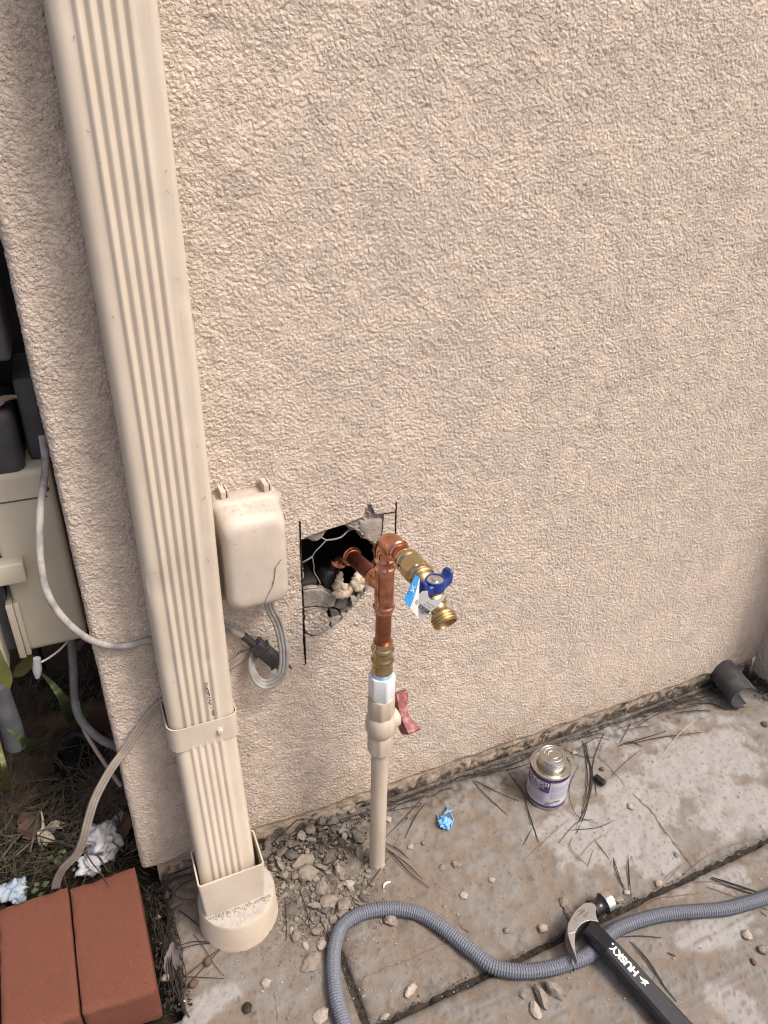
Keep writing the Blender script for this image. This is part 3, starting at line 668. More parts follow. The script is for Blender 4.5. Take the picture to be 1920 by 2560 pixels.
# ================================================================== OUTLET BOX AND CORDS
ob = thing('outlet_box', 'weathered beige plastic outlet box with bulging cracked cover beside the downspout', 'outlet box', (0.17, -0.01, 0.62))
BX0, BX1, BZ0, BZ1 = 0.1255, 0.2140, 0.553, 0.708
bev('back_box', (BX0 + 0.002, BX1 - 0.002, -0.022, 0.002, BZ0 + 0.002, BZ1 - 0.002), 0.004, M_boxd, ob)
bcx, bcz, bw, bh = (BX0 + BX1) / 2, (BZ0 + BZ1) / 2, BX1 - BX0, BZ1 - BZ0
def bring(dx, dz0, dz1, r, y):
    wd = bw - 2 * dx; hh_ = bh - dz0 - dz1; cz_ = bcz + (dz0 - dz1) / 2
    return [(bcx + p[0], y, cz_ + p[1]) for p in rrect(wd, hh_, r, 8)]
mb = MB().rings([bring(0, 0, 0, .008, -0.0225), bring(-.001, -.001, -.001, .008, -0.0245), bring(-.001, -.001, -.001, .008, -0.0275), bring(.002, .002, .004, .010, -0.029),
                 bring(.0025, .003, .006, .014, -0.034), bring(.003, .005, .010, .016, -0.050), bring(.004, .007, .013, .017, -0.059), bring(.0065, .010, .0165, .017, -0.0640),
                 bring(.010, .014, .021, .016, -0.0668), bring(.015, .019, .027, .013, -0.0680), bring(.025, .03, .04, .008, -0.0686)], True, True, True)
cover = mb.build('cover', M_box, ob, 70)
for hx in (BX0 + 0.013, BX1 - 0.020):
    mb = MB(); mb.box(hx, hx + 0.006, -0.0275, -0.004, BZ1 - 0.002, BZ1 + 0.011); mb.box(hx + 0.0085, hx + 0.0105, -0.024, -0.004, BZ1 - 0.002, BZ1 + 0.010); mb.box(hx + 0.006, hx + 0.0085, -0.020, -0.014, BZ1 + 0.004, BZ1 + 0.0085)
    mb.build('hinge_tab', M_box, ob)
for zz in (0.622, 0.648, 0.600): bev('latch_rib', (BX0 - 0.0032, BX0 + 0.001, -0.0275, -0.008, zz, zz + 0.009), 0.0008, M_boxd, ob)
mb = MB(); mb.box(BX0 - 0.0036, BX0 - 0.0005, -0.020, -0.012, 0.634, 0.645); mb.build('latch_slot', M_ink, ob)
mb = MB(); mb.tube(spline([(BX1 + .0, -.024, .672), (BX1 + .005, -.024, .672), (BX1 + .006, -.024, .664), (BX1, -.024, .664)], 5), .0011, 6); mb.build('lock_ring', M_box, ob, 60)
# crack across the cover (follows the front surface)
def cov_y(x, z):
    dx = min(x - BX0, BX1 - x); dzb = z - BZ0; dzt = BZ1 - z
    y = -0.0686
    for d, off in ((dx, 0.0), (dzb, 0.006), (dzt, 0.003)):
        t = max(0.0, 1 - (d - off) / 0.022); y += 0.010 * t ** 3
    return y - 0.0012
crk = [(0.1745, 0.5665), (0.1765, 0.575), (0.1810, 0.584), (0.1855, 0.592), (0.1885, 0.601), (0.1900, 0.611), (0.1915, 0.621), (0.1950, 0.625), (0.2000, 0.632)]
PP = []
for i in range(len(crk) - 1):
    for k in range(6):
        t = k / 6; PP.append((crk[i][0] + (crk[i + 1][0] - crk[i][0]) * t + rnd.uniform(-.0003, .0003), crk[i][1] + (crk[i + 1][1] - crk[i][1]) * t))
mb = MB()
for i in range(len(PP) - 1):
    a, b = PP[i], PP[i + 1]; wq = 0.00055 if i > 10 else 0.0004
    mb.add([(a[0] - wq, cov_y(*a), a[1]), (a[0] + wq, cov_y(*a), a[1]), (b[0] + wq, cov_y(*b), b[1]), (b[0] - wq, cov_y(*b), b[1])], [(0, 1, 2, 3)])
mb.lathe([(0.0013, 0), (0.0010, 0.0003)], (0.1866, cov_y(.1866, .598), .598), (0, -1, 0), 8)
o = mb.build('crack', M_crack, cover)
# paint flecks and grit on top of the cover
mb = MB(); r_ = random.Random(77)
for k in range(110):
    x = r_.uniform(BX0 + .012, BX1 - .012); y = r_.uniform(-.056, -.034); s_ = r_.uniform(.0003, .0009)
    z = BZ1 - .0052 - .007 * ((-.034 - y) / .024) ** 1.3; z += .0012
    mb.add([(x - s_, y, z), (x, y - s_, z), (x + s_, y, z), (x, y + s_, z)], [(0, 1, 2, 3)])
o = mb.build('grit', M_mortar, cover); o['kind'] = 'stuff'

# ribbed flat cord, sections
def flat_cord(name, pts, wd, th_, label, cat, mt, nrm, ribs=3, up=(0, -1, 0), dens=8):
    P = resample(spline(pts, dens), 0.003); mb = MB(); m_ = len(P); rs = []
    for i in range(m_):
        d = (P[min(i + 1, m_ - 1)] - P[max(i - 1, 0)]).normalized(); nv = nrm[0] if len(nrm) == 1 else None
        if nv is None:
            t = i / (m_ - 1) * (len(nrm) - 1); k = min(int(t), len(nrm) - 2); nv = Vector(nrm[k]).lerp(Vector(nrm[k + 1]), t - k)
        nv = Vector(nv); nv = (nv - d * nv.dot(d)).normalized(); bb = d.cross(nv); ring = []
        q = ribs * 6
        for j in range(q + 1):
            t = j / q; ring.append(P[i] + bb * (wd * (t - .5)) + nv * (th_ * (0.35 + 0.65 * abs(math.sin(math.pi * ribs * t)) ** .7) * .5))
        for j in range(q, -1, -1):
            t = j / q; ring.append(P[i] + bb * (wd * (t - .5)) - nv * (th_ * .3))
        rs.append(ring)
    mb.rings(rs); o = mb.build(name, mt, None, 60); tag(o, label, cat); return o
C2 = crop(500, 1180, 3.88)
def wp(x, y, d): return W(*C2(x, y), d)
loop = [wp(655, 1230, -.030), wp(690, 1340, -.032), wp(755, 1470, -.030), wp(800, 1640, -.030), wp(815, 1800, -.034), wp(800, 1930, -.036), wp(740, 2020, -.034), wp(650, 2060, -.030), wp(570, 2030, -.026),
        wp(515, 1940, -.022), wp(505, 1830, -.016), wp(530, 1755, -.011), wp(560, 1720, -.009)]
flat_cord('looped_cord', loop, 0.0145, 0.0042, 'grey ribbed flat cord hanging in a loop below the outlet box', 'cord', M_cord, [(-.2, -1, 0), (-.2, -1, 0), (-.3, -1, 0), (-.6, -.8, .1), (-.3, -.8, .7), (.4, -.8, .6), (.8, -.7, 0), (.5, -1, 0)])
# cord out of the bed, across the corner strip and behind the downspout
CE = crop(0, 1600, 2.304)
bd = [wp(490, 1745, -.006), wp(400, 1795, -.006), wp(300, 1870, -.006), (0.085, -0.0035, 0.405), (0.05, -0.0035, 0.385), W(*CE(950, 355), -.006), W(*CE(870, 420), -.007), W(*CE(800, 515), -.007), W(*CE(720, 635), -.008), W(*CE(650, 730), -.012),
      W(*CE(590, 830), -.016), W(*CE(540, 935), -.020), W(*CE(505, 1050), -.022), W(*CE(480, 1150), -.02), W(*CE(440, 1240), -.012), W(*CE(370, 1310), 0.0), W(*CE(335, 1370), .012), W(*CE(318, 1430), .018)]
flat_cord('grey_flat_cord', bd, 0.0125, 0.0050, 'weathered tan grey flat cord crossing the wall corner down to the bricks', 'cord', M_cordt, [(0, -1, 0)], ribs=3)
# pale round cable with the plug
CE2 = crop(0, 700, 2.212)
cab = [W(*CE2(232, 860), .090), W(*CE2(248, 960), .080), W(*CE2(250, 1050), .062), W(*CE2(238, 1150), .045), W(*CE2(222, 1290), .03), W(*CE2(218, 1440), .018), W(*CE2(225, 1560), .006), W(*CE2(250, 1700), -.004), W(*CE2(310, 1820), -.010),
       W(*CE2(400, 1920), -.012), W(*CE2(500, 1990), -.010), W(*CE2(610, 2022), -.008), W(*CE2(720, 2020), -.007), W(*CE2(850, 1990), -.006), (0.06, -0.0048, 0.485), (0.10, -0.0048, 0.50), wp(255, 1500, -.007), wp(330, 1545, -.010), wp(430, 1595, -.013)]
cb = thing('plugged_cable', 'pale round cable hanging from the enclosure, ending in a black plug', 'cable', (0.1, 0.0, 0.45))
P = resample(spline(cab, 10), 0.004)
MB().tube(P, 0.0046, 12).build('cable', M_cordw, cb, 80)
pa, pb, pc = wp(415, 1585, -.013), wp(560, 1675, -.017), wp(750, 1860, -.022)
ax = (pc - pa).normalized()
MB().lathe([(0.0048, 0), (0.0062, .004), (0.0056, .012), (0.0064, .016), (.0056, .020), (.0066, .024), (.0060, .030), (.0085, (pb - pa).length * 1.0)], pa, ax, 20).build('strain_relief', M_plug, cb, 50)
bm_m = Matrix.Translation(pb.lerp(pc, 0.45)) @ ax.to_track_quat('X', 'Z').to_matrix().to_4x4()
Lp = (pc - pb).length
plug = bev('plug_body', (-Lp * .56, Lp * .5, -.009, .009, -.0105, .0105), .0035, M_plug, cb, 3, bm_m)
o = bev('plug_flange', (-Lp * .30, -Lp * .18, -.0100, .0100, -.0135, .0135), .002, M_plug, cb, 2, bm_m)
o = bev('plug_flange', (Lp * .44, Lp * .52, -.0095, .0095, -.0122, .0122), .002, M_plug, cb, 2, bm_m)
for zz in (-.0070, .0070):
    o = bev('prong', (Lp * .5, Lp * .5 + .024, -.0035, .0035, zz - .001, zz + .001), .0005, mat('dull_prong', (.12, .10, .085), .5, .7), cb, 1, bm_m)

# ================================================================== WATER PIPES
BP = G(940, 2160); px, py = BP.x + .0018, BP.y
st = thing('water_riser', 'copper, brass and plastic water riser with tee, valve and hose tap', 'water pipe', (px, py, 0.0))
MB().lathe([(.0135, -.012), (.0135, .285)], (px, py, 0), (0, 0, 1), 40).build('plastic_pipe', M_pvc, st, 40)
MB().lathe([(.0137, .000), (.0137, .012)], (px, py, 0), (0, 0, 1), 40, cap0=False, cap1=False).build('scraped_foot', mat('scraped_pvc', (.66, .60, .54), .6, c2=(.45, .37, .29), scale=60, lo=.45, hi=.55), st, 40)
# ball valve
vb = MB().lathe([(.0145, .2790), (.0175, .2790, 8), (.0185, .2800, 8), (.0190, .312, 8), (.0185, .314, 8), (.0178, .3145), (.0206, .318), (.0228, .324), (.0236, .333), (.0231, .342), (.0208, .350), (.0182, .3535),
                 (.0186, .3545, 8), (.0192, .356, 8), (.0192, .386, 8), (.0185, .3885, 8), (.0150, .3885)], (px, py, 0), (0, 0, 1), 48, rot=.2).build('valve_body', M_pvc, st, 28)
va = Vector((1, .12, 0)).normalized(); vo = Vector((px, py, .335))
MB().lathe([(.0168, .008), (.0162, .023), (.0154, .0268), (.0130, .0285)], vo, va, 32).build('stem_housing', M_pvc, st, 35)
hb = thing('x', 'x', 'x') if False else None
# red butterfly handle: bar in the plane across the stem
vt = Vector((0.1, -.62, -.78)).normalized(); vt = (vt - va * vt.dot(va)).normalized(); vn = va.cross(vt)
def hpt(a, b, c): return vo + va * a + vt * b + vn * c
mb = MB().lathe([(.0090, .028), (.0090, .036)], vo, va, 20); rs = []
for t in np.linspace(-1, 1, 25):
    L = t * .031; hw = .0115 + .0030 * abs(t) ** 1.3; th0 = .0290 + .0030 * abs(t); th1 = .0450 + .011 * abs(t) ** 1.5 + (.0008 * math.sin(t * 40) if abs(t) > .35 else 0)
    if abs(t) > .97: hw *= .85
    rs.append([hpt(th0, L, -hw), hpt(th0, L, hw), hpt(th1 - .002, L, hw), hpt(th1, L, hw * .6), hpt(th1, L, -hw * .6), hpt(th1 - .002, L, -hw)])
mb.rings(rs); mb.build('valve_handle', M_red, st, 30)
# white adapter
MB().lathe([(.0165, .386), (.0165, .3905), (.0170, .3915, 6), (.0176, .393, 6), (.0176, .428, 6), (.0172, .4305, 6), (.0150, .431)], (px, py, 0), (0, 0, 1), 48, rot=.45).build('white_coupling', M_white, st, 25)
MB().lathe([(.0158, .4305), (.0160, .436), (.0150, .4385)], (px, py, 0), (0, 0, 1), 40, cap0=False).build('primer_smear', M_prim, st, 40)
# brass press adapter
def bead(z, r0, r1, hw): return [(r0 + (r1 - r0) * (0.5 + 0.5 * math.cos(math.pi * t)), z + hw * t) for t in np.linspace(-1, 1, 9)]
MB().lathe([(.0140, .4370), (.0156, .4375), (.0158, .4420), (.0150, .4440), (.0150, .4520)] + bead(.4600, .0148, .0172, .0065) + [(.0148, .4690)] + bead(.4790, .0146, .0170, .0062) + [(.0144, .4870), (.0147, .4895), (.0140, .4915), (.0116, .4915)],
           (px, py, 0), (0, 0, 1), 48).build('brass_adapter', M_brass, st, 30)
MB().lathe([(.0112, .485), (.0112, .556)], (px, py, 0), (0, 0, 1), 40).build('copper_pipe', M_copper_p, st, 40)
# tee
def press(z, d, r=.0132): return [(r, z - d * .0085)] + [(a, b) for a, b in (bead(z, r, r + .0024, .0040) if d > 0 else bead(z, r, r + .0024, .0040))]
tz0, tz1 = .5420, .6230
mb = MB().lathe([(.0122, tz0), (.0130, tz0 + .0012), (.0130, tz0 + .005)] + bead(tz0 + .0095, .0130, .0152, .0045) + [(.0132, tz0 + .0150), (.0134, tz0 + .030), (.0134, tz1 - .018), (.0132, tz1 - .014)] +
                bead(tz1 - .0085, .0130, .0152, .0045) + [(.0130, tz1 - .003), (.0122, tz1)], (px, py, 0), (0, 0, 1), 48)
zb = .5845; sd = Vector((-.03, 1, -.16)).normalized(); so = Vector((px, py, zb))
mb.lathe([(.0128, 0), (.0128, .020), (.0131, .024)] + bead(.0300, .0130, .0152, .0045) + [(.0130, .0355), (.0122, .0375)], so, sd, 40)
mb.build('copper_tee', M_copper, st, 35)
MB().lathe([(.0112, .030), (.0112, .118)], so, sd, 36).build('stub_pipe', mat('dark_copper_pipe', (.42, .15, .11), .38, 1.0, c2=(.28, .09, .07), scale=40), st, 40)
# elbow inside the wall, turning left and down
e0 = so + sd * .106
mb = MB().lathe([(.0122, 0), (.0130, .001)] + bead(.006, .0130, .0154, .0045) + [(.0132, .012)], e0, sd, 36, cap1=False)
e1 = e0 + sd * .012; dn = Vector((-.30, .40, -.85)).normalized(); pts = [e1 + sd * (.020 * math.sin(a)) + dn * (.020 * (1 - math.cos(a))) for a in np.linspace(0, math.pi / 2, 9)]
mb.tube(pts, .0132, 24); e2 = pts[-1]
mb.lathe([(.0132, -.002)] + bead(.006, .0130, .0154, .0045) + [(.0130, .012), (.0122, .013)], e2, dn, 36, cap0=False); mb.build('inner_elbow', M_copper, st, 45)
MB().lathe([(.0112, .008), (.0112, .03)], e2, dn, 28).build('inner_pipe', mat('dark_copper_pipe', (.3, .1, .07)), st, 40)
# upper elbow towards the tap
bd_ = Vector((.045, -1, -.03)).normalized(); up = Vector((0, 0, 1))
er = .0235; ez = .6375
mb = MB().lathe([(.0122, .6205), (.0130, .6215)] + bead(.6275, .0130, .0152, .0045) + [(.0136, .6365)], (px, py, 0), up, 40, cap0=True, cap1=False)
pts = [Vector((px, py, ez)) + up * (er * math.sin(a)) + bd_ * (er * (1 - math.cos(a))) for a in np.linspace(-.1, math.pi / 2, 14)]
mb.tube(pts, .0138, 32)
q0 = pts[-1]
mb.lathe([(.0138, -.001), (.0132, .004)] + bead(.0110, .0130, .0154, .0045) + [(.0130, .0165), (.0122, .0180)], q0, bd_, 40, cap0=False); mb.build('copper_elbow', M_copper, st, 50)
MB().lathe([(.0112, .012), (.0112, .036)], q0, bd_, 36).build('copper_nipple', M_copper_p, st, 40)
# hose tap
bb0 = q0 + bd_ * .0280
fem = MB().lathe([(.0116, 0), (.0136, .0004), (.0140, .003)] + bead(.0100, .0138, .0163, .0070) + [(.0140, .0185), (.0156, .0200, 8), (.0160, .0215, 8), (.0160, .037, 8), (.0156, .0385, 8), (.0152, .040)] + bead(.0445, .0152, .0166, .0040) + [(.0136, .0500)],
                 bb0, bd_, 48, rot=.2).build('brass_press_fitting', M_brass, st, 30)
tb = bb0 + bd_ * .0455
td = Vector((.03, -1, -.40)).normalized()
ball = tb + td * .033
tap = MB().lathe([(.0130, 0), (.0134, .003), (.0115, .006), (.0110, .016), (.0132, .024), (.0146, .029), (.0142, .037), (.0110, .0430), (.005, .0455)], tb, td, 40)
spd = Vector((.08, -.86, -.50)).normalized()
tap.lathe([(.0112, 0), (.0102, .010), (.0096, .014), (.0106, .0170), (.0130, .0190), (.0134, .0205)], ball, spd, 40, cap1=False)
th_p = [(.0134, .0205)]
for k in range(3):
    z = .0212 + k * .0034; th_p += [(.0132, z), (.0150, z + .0010), (.0150, z + .0020), (.0132, z + .0034)]
th_p += [(.0144, .0320), (.0134, .0328), (.0124, .0326), (.0118, .029), (.0110, .020), (.0060, .015), (0.0, .015)]
tap.lathe(th_p, ball, spd, 48, cap0=False, cap1=False)
tapo = tap.build('tap_body', M_brass_r, st, 35)
hc = ball + up * .008
MB().lathe([(.0085, 0), (.0085, .009), (.0060, .010), (.0060, .014)], hc, up, 28).build('tap_bonnet', M_brass_r, st, 35)
# blue lever handle
hz0 = ball + up * .0150
hd = Vector((.96, .28, 0)).normalized(); hn = Vector((-hd.y, hd.x, 0))
mb = MB().lathe([(.0105, 0), (.0118, .001), (.0123, .0120), (.0118, .0138), (.0101, .0140), (.0099, .0120), (.0, .0118)], hz0, up, 48)
for sgn in (-1, 1):
    secs = [(.0090, .0080, .0006, .0118), (.0135, .0070, .0010, .0112), (.0165, .0066, .0014, .0140), (.0185, .0064, .0020, .0188), (.0218, .0062, .0030, .0196), (.0228, .0054, .0040, .0186)]
    rs = []
    for L, hw, z0, z1 in secs:
        rs.append([hz0 + hd * (sgn * L) + hn * a + up * b for a, b in ((-hw, z0), (hw, z0), (hw, z1 - .0016), (hw - .0016, z1), (-hw + .0016, z1), (-hw, z1 - .0016))])
    mb.rings(rs)
handle = mb.build('tap_handle', M_blue, st, 32)
o = MB().lathe([(.0097, .0119), (.0097, .0128), (.0, .0129)], hz0, up, 40, cap0=False, cap1=False).build('handle_plate', mat('aluminium_disc', (.62, .60, .56), .38, .9, c2=(.5, .48, .45), scale=200), handle, 40)
o.matrix_parent_inverse = Matrix.Identity(4)
o = MB().lathe([(.0042, .0128), (.0042, .0138), (.0038, .0144, 6), (.0030, .0158, 6), (.0018, .0162)], hz0, up, 24, cap0=False).build('handle_nut', M_steel, handle, 30); o.matrix_parent_inverse = Matrix.Identity(4)

# ---- price tag hung round the tap neck
tg = thing('price_tag', 'blue and white folded price tag hanging round the neck of the brass tap', 'tag', tuple(tb))
C7 = crop(980, 1380, 9.217)
ty = ball.y - .0200
def tp(x, y, d=0.0): return W(*C7(x, y), ty + d)
def card(name, poly, mt, bulge=None):
    """thin card cut to a polygon of tag coordinates (x, y, depth)"""
    P = [tp(*p) for p in poly]; n = len(P); nn = Vector((0, .00035, 0)); mb = MB()
    mb.add(P + [p + nn for p in P], [tuple(range(n)), tuple(range(n, 2 * n))[::-1]] + [(i, (i + 1) % n, n + (i + 1) % n, n + i) for i in range(n)])
    return mb.build(name, mt, tg)
wd_ = lambda x: .010 - .016 * (x - 600) / 660          # the leaf leans towards the viewer on the right
WL = [(600, 1010), (700, 905), (830, 900), (828, 960), (840, 1020), (868, 1075), (920, 1112), (1000, 1112), (1080, 1075), (1140, 1030), (1200, 985), (1250, 925), (1262, 880), (1264, 960), (1215, 1060), (1150, 1130), (1105, 1200),
      (1020, 1280), (900, 1375), (830, 1450), (770, 1520), (700, 1560), (645, 1570), (612, 1545), (590, 1480)]
card('white_leaf', [(x, y, wd_(x)) for x, y in WL], M_paperw)
card('blue_leaf', [(545, 525, -.001), (600, 575, -.003), (626, 600, -.004), (560, 880, -.006), (500, 1080, -.007), (415, 1288, -.008), (268, 1115, -.004)], M_blue_l)
card('folded_leaf', [(627, 600, -.0035), (640, 640, -.002), (618, 900, 0), (612, 1100, .001), (606, 1300, .003), (612, 1548, .008), (575, 1490, .004), (500, 1380, -.003), (416, 1290, -.0078), (500, 1080, -.0068), (560, 880, -.0055)], M_paperw)
def lay(x0, y0, ang, dep, lift=.0012):
    ca, sa = math.cos(ang), math.sin(ang)
    def f(x, y):
        X = x0 + x * ca + y * sa; Y = y0 + x * sa - y * ca
        return tp(X, Y, dep(X, Y) - lift)
    return f
dw = lambda X, Y: wd_(X); db = lambda X, Y: -.0055 + .004 * (450 - X) / 200 - .002 * (Y - 800) / 400
A34 = math.radians(33)
lettering('print', 'ERBILT', 128, lay(588, 1276, A34, dw), M_ink, tg, 3.0, .25)
lettering('print', 'x 600', 62, lay(598, 1372, A34, dw), M_inkg, tg, 2.0)
lettering('print', '885 785 901', 38, lay(735, 1210, A34, dw), M_inkg, tg, .5)
lettering('print', 'MH 200 4001', 40, lay(790, 1170, A34, dw), M_inkg, tg, 1.0)
mb = MB()
def bar(x0, y0, x1, y1, w_, dep):
    d = Vector((x1 - x0, y1 - y0)).normalized(); q = Vector((-d.y, d.x)) * w_
    mb.add([tp(x0 + q.x, y0 + q.y, dep(x0, y0) - .0012), tp(x1 + q.x, y1 + q.y, dep(x1, y1) - .0012), tp(x1 - q.x, y1 - q.y, dep(x1, y1) - .0012), tp(x0 - q.x, y0 - q.y, dep(x0, y0) - .0012)], [(0, 1, 2, 3)])
bar(612, 1182, 850, 1352, 5, dw); bar(600, 1310, 775, 1432, 5, dw); bar(850, 1352, 775, 1432, 5, dw)
df = lambda X, Y: -.0045 + .006 * (X - 500) / 110
for k in range(5): bar(525 + k * 14, 1180 + k * 14, 560 + k * 9, 1060 + k * 14, 3, df)
mb.build('print_frame', M_ink, tg)
AB = math.radians(98)
lettering('print', '3', 105, lay(475, 775, AB, db), M_white, tg, 3.0)
lettering('print', '4', 105, lay(425, 850, AB, db), M_white, tg, 3.0)
lettering('print', '"', 90, lay(440, 985, AB, db), M_white, tg, 2.0)
mb = MB(); bar(470, 770, 510, 950, 7, db); mb.build('print_stroke', M_white, tg)

# ================================================================== HAMMER (lies on its side, head raised on the hose)
hm = thing('claw_hammer', 'black handled claw hammer lying across the grey hose', 'hammer', tuple(G(1500, 2330, 0.0)))
HZ = .040
def hp(x, y, z=HZ): return G(*CHD(x, y), z)
outer = [(1030, 920), (985, 800), (972, 690), (985, 600), (950, 540), (880, 497), (790, 495), (700, 515), (600, 600), (500, 700), (410, 850), (358, 960), (340, 1080), (350, 1200), (385, 1330), (440, 1480), (500, 1620), (562, 1770)]
inner_ = [(545, 1690), (520, 1550), (508, 1420), (506, 1290), (520, 1160), (570, 1060), (650, 970), (750, 912), (850, 890), (950, 905)]
poly = [hp(*p) for p in outer + inner_]
HW = .038
mb = MB()
def claw_prism(pl, z0, z1):
    n = len(pl); mb.add([(p.x, p.y, z0) for p in pl] + [(p.x, p.y, z1) for p in pl], [tuple(range(n))[::-1], tuple(range(n, 2 * n))] + [(i, (i + 1) % n, n + (i + 1) % n, n + i) for i in range(n)])
o1 = outer[:14]; i1 = inner_[4:]                       # solid cheek
claw_prism([hp(*p) for p in o1 + i1], HZ - HW, HZ)
# two tines with the V between them
tine = outer[13:] + inner_[:5]
pl = [hp(*p) for p in tine]; n = len(pl)
def tine_z(i, top):
    # gap opens to the tip
    y = tine[i][1]; t = max(0, min(1, (y - 1330) / 440.0)); g = .0006 + .0038 * t; mid = HZ - HW / 2
    lift = 0
    return (mid + g, HZ - .002 * t) if top else (HZ - HW + .002 * t, mid - g)
for top in (True, False):
    v0 = []; v1 = []
    for i, p in enumerate(pl):
        a, b = tine_z(i, top); v0.append((p.x, p.y, a)); v1.append((p.x, p.y, b))
    mb.add(v0 + v1, [tuple(range(n))[::-1], tuple(range(n, 2 * n))] + [(i, (i + 1) % n, n + (i + 1) % n, n + i) for i in range(n)])
head = mb.build('claw_head', M_hsteel, hm, 30)
bmh = head.modifiers.new('edge', 'BEVEL'); bmh.width = .0008; bmh.segments = 2; bmh.limit_method = 'ANGLE'
c_a = hp(930, 640, HZ - HW / 2); c_b = G(*CHD(1270, 455), HZ - HW / 2 + .002); fa = (c_b - c_a); fa.z = 0.002; Lf = fa.length; fa.normalize()
MB().lathe([(.0150, -.004), (.0136, .003), (.0122, Lf * .25), (.0135, Lf * .45), (.0170, Lf * .60)], c_a, fa, 36).build('poll_neck', M_blackg, hm, 40)
MB().lathe([(.0172, Lf * .585), (.0178, Lf * .64), (.0178, Lf * 1.0), (.0164, Lf * 1.06), (.0, Lf * 1.075)], c_a, fa, 40).build('striking_face', M_steel, hm, 30)
# etched lines on the cheek
mb = MB()
for (x, y, l) in ((590, 700, 110), (600, 740, 170), (560, 800, 210), (690, 790, 150), (700, 830, 110)):
    a = hp(x, y, HZ + .0004); b = hp(x + l * .8, y - l * .55, HZ + .0004); nn = Vector((-(b - a).y, (b - a).x, 0)).normalized() * .0007
    mb.add([a - nn, a + nn, b + nn, b - nn], [(0, 1, 2, 3)])
mb.add([hp(535 + 42 * math.cos(t), 855 + 42 * math.sin(t), HZ + .0004) for t in np.linspace(0, 6.0, 14)] + [hp(535 + 33 * math.cos(t), 855 + 33 * math.sin(t), HZ + .0004) for t in np.linspace(0, 6.0, 14)], [(i, i + 1, 15 + i, 14 + i) for i in range(13)])
mb.build('etched_mark', mat('etch', (.12, .10, .09), .6), hm)
# handle: centre line on the top face
hA = hp(800, 1000, HZ); hB = hp(1090, 1235, HZ); hC = G(1650, 2502, .031); hE = G(1830, 2701, .024); hF = G(1990, 2878, .020)
ctr = resample(spline([hA, hB, G(1560, 2402, .037), hC, hE, hF], 10), .006)
def hwid(i, n): 
    t = i / n; return .0122 + .0012 * math.sin(t * 3) + .0022 * max(0, (t - .35)) * 2
rs = []
n = len(ctr)
for i, p in enumerate(ctr):
    d = (ctr[min(i + 1, n - 1)] - ctr[max(i - 1, 0)]).normalized(); s_ = Vector((-d.y, d.x, 0)).normalized(); u_ = d.cross(s_) * -1
    if u_.z < 0: u_ = -u_
    hw = hwid(i, n); ht = .0235
    rs.append([p + s_ * a * hw + u_ * b * ht for a, b in ((-.80, 0), (.80, 0), (1.08, -.14), (1.22, -.5), (1.08, -.86), (.80, -1), (-.80, -1), (-1.08, -.86), (-1.22, -.5), (-1.08, -.14))])
kk = 8
MB().rings(rs[:kk]).build('handle_collar', M_blackg, hm, 25)
grow = []
for r in rs[kk - 1:]:
    c = sum((Vector(p) for p in r), Vector()) / len(r); grow.append([c + (Vector(p) - c) * 1.06 for p in r])
grip = MB().rings(grow).build('handle_grip', M_black, hm, 25)
# lettering along the handle, reading from the butt towards the head
i0 = 34; pT0 = None
cum = [0.0]
for i in range(1, n): cum.append(cum[-1] + (ctr[i] - ctr[i - 1]).length)
def along(s):
    for i in range(n - 1):
        if cum[i + 1] >= s: 
            t = (s - cum[i]) / max(1e-9, cum[i + 1] - cum[i]); return ctr[i].lerp(ctr[i + 1], t), (ctr[i + 1] - ctr[i]).normalized()
    return ctr[-1], (ctr[-1] - ctr[-2]).normalized()
def grip_fn(s_start, yoff):
    def f(x, y):
        p, d = along(s_start - x); s_ = Vector((-d.y, d.x, 0)).normalized(); u_ = d.cross(s_); u_ = u_ if u_.z > 0 else -u_
        return p + s_ * (-(y + yoff)) + u_ * .00125
    return f
# distance of the H end along the handle
targ = G(*CH(870, 705), .037); sH = min(range(n), key=lambda i: (ctr[i] - targ).length); 
lettering('lettering', 'HUSKY.', .0150, grip_fn(cum[sH], -.0052), M_white, hm, 0.0007)
mb = MB(); f = grip_fn(cum[sH] + .018, -.006)
mb.add([f(0, .001), f(.004, .0), f(.010, .003), f(.015, .004), f(.012, .0062), f(.007, .0066), f(.009, .0105), f(.004, .008), f(.001, .0085), f(.0035, .0055)], [tuple(range(10))])
mb.build('printed_mark', M_white, hm)

# ================================================================== HOSE
hpx = [(872, 2640), CB(715, 1687), CB(665, 1500), CB(645, 1300), CB(655, 1150), CB(700, 1020), CB(790, 945), CB(900, 905), CB(1030, 890), CB(1150, 900), CB(1260, 935), CB(1370, 1000), CB(1480, 1085), CB(1600, 1180),
       CD(860, 570), CD(1000, 615), CD(1150, 630), CD(1300, 620), CD(1450, 590), CD(1540, 560), CH(540, 590), CH(690, 450), CH(800, 395), CH(950, 350), CH(1100, 325), CH(1250, 315), CH(1400, 300), CH(1550, 260), CH(1659, 225), (2010, 2205), (2150, 2150)]
HR = .0108
P = resample(spline([G(u, v, HR) for u, v in hpx], 10), .0008)
NP = np.array([list(p) for p in P]); T = np.gradient(NP, axis=0); T /= np.linalg.norm(T, axis=1)[:, None]
B_ = np.cross(T, np.array([0, 0, 1.0])); B_ /= np.linalg.norm(B_, axis=1)[:, None]; U_ = np.cross(B_, T)
na = 48; th = np.arange(na) * 2 * np.pi / na; s_ = np.arange(len(P)) * .0008
tri = np.abs(((th * 10 / (2 * np.pi)) % 1.0) - .5) * 2
ph = 2 * np.pi * (s_[:, None] / .0040 + 0.38 * tri[None, :])
rr = HR - .0006 + .00105 * np.sin(ph) + .00025 * np.sin(th * 10)[None, :]
V = NP[:, None, :] + rr[..., None] * (np.cos(th)[None, :, None] * B_[:, None, :] + np.sin(th)[None, :, None] * U_[:, None, :])
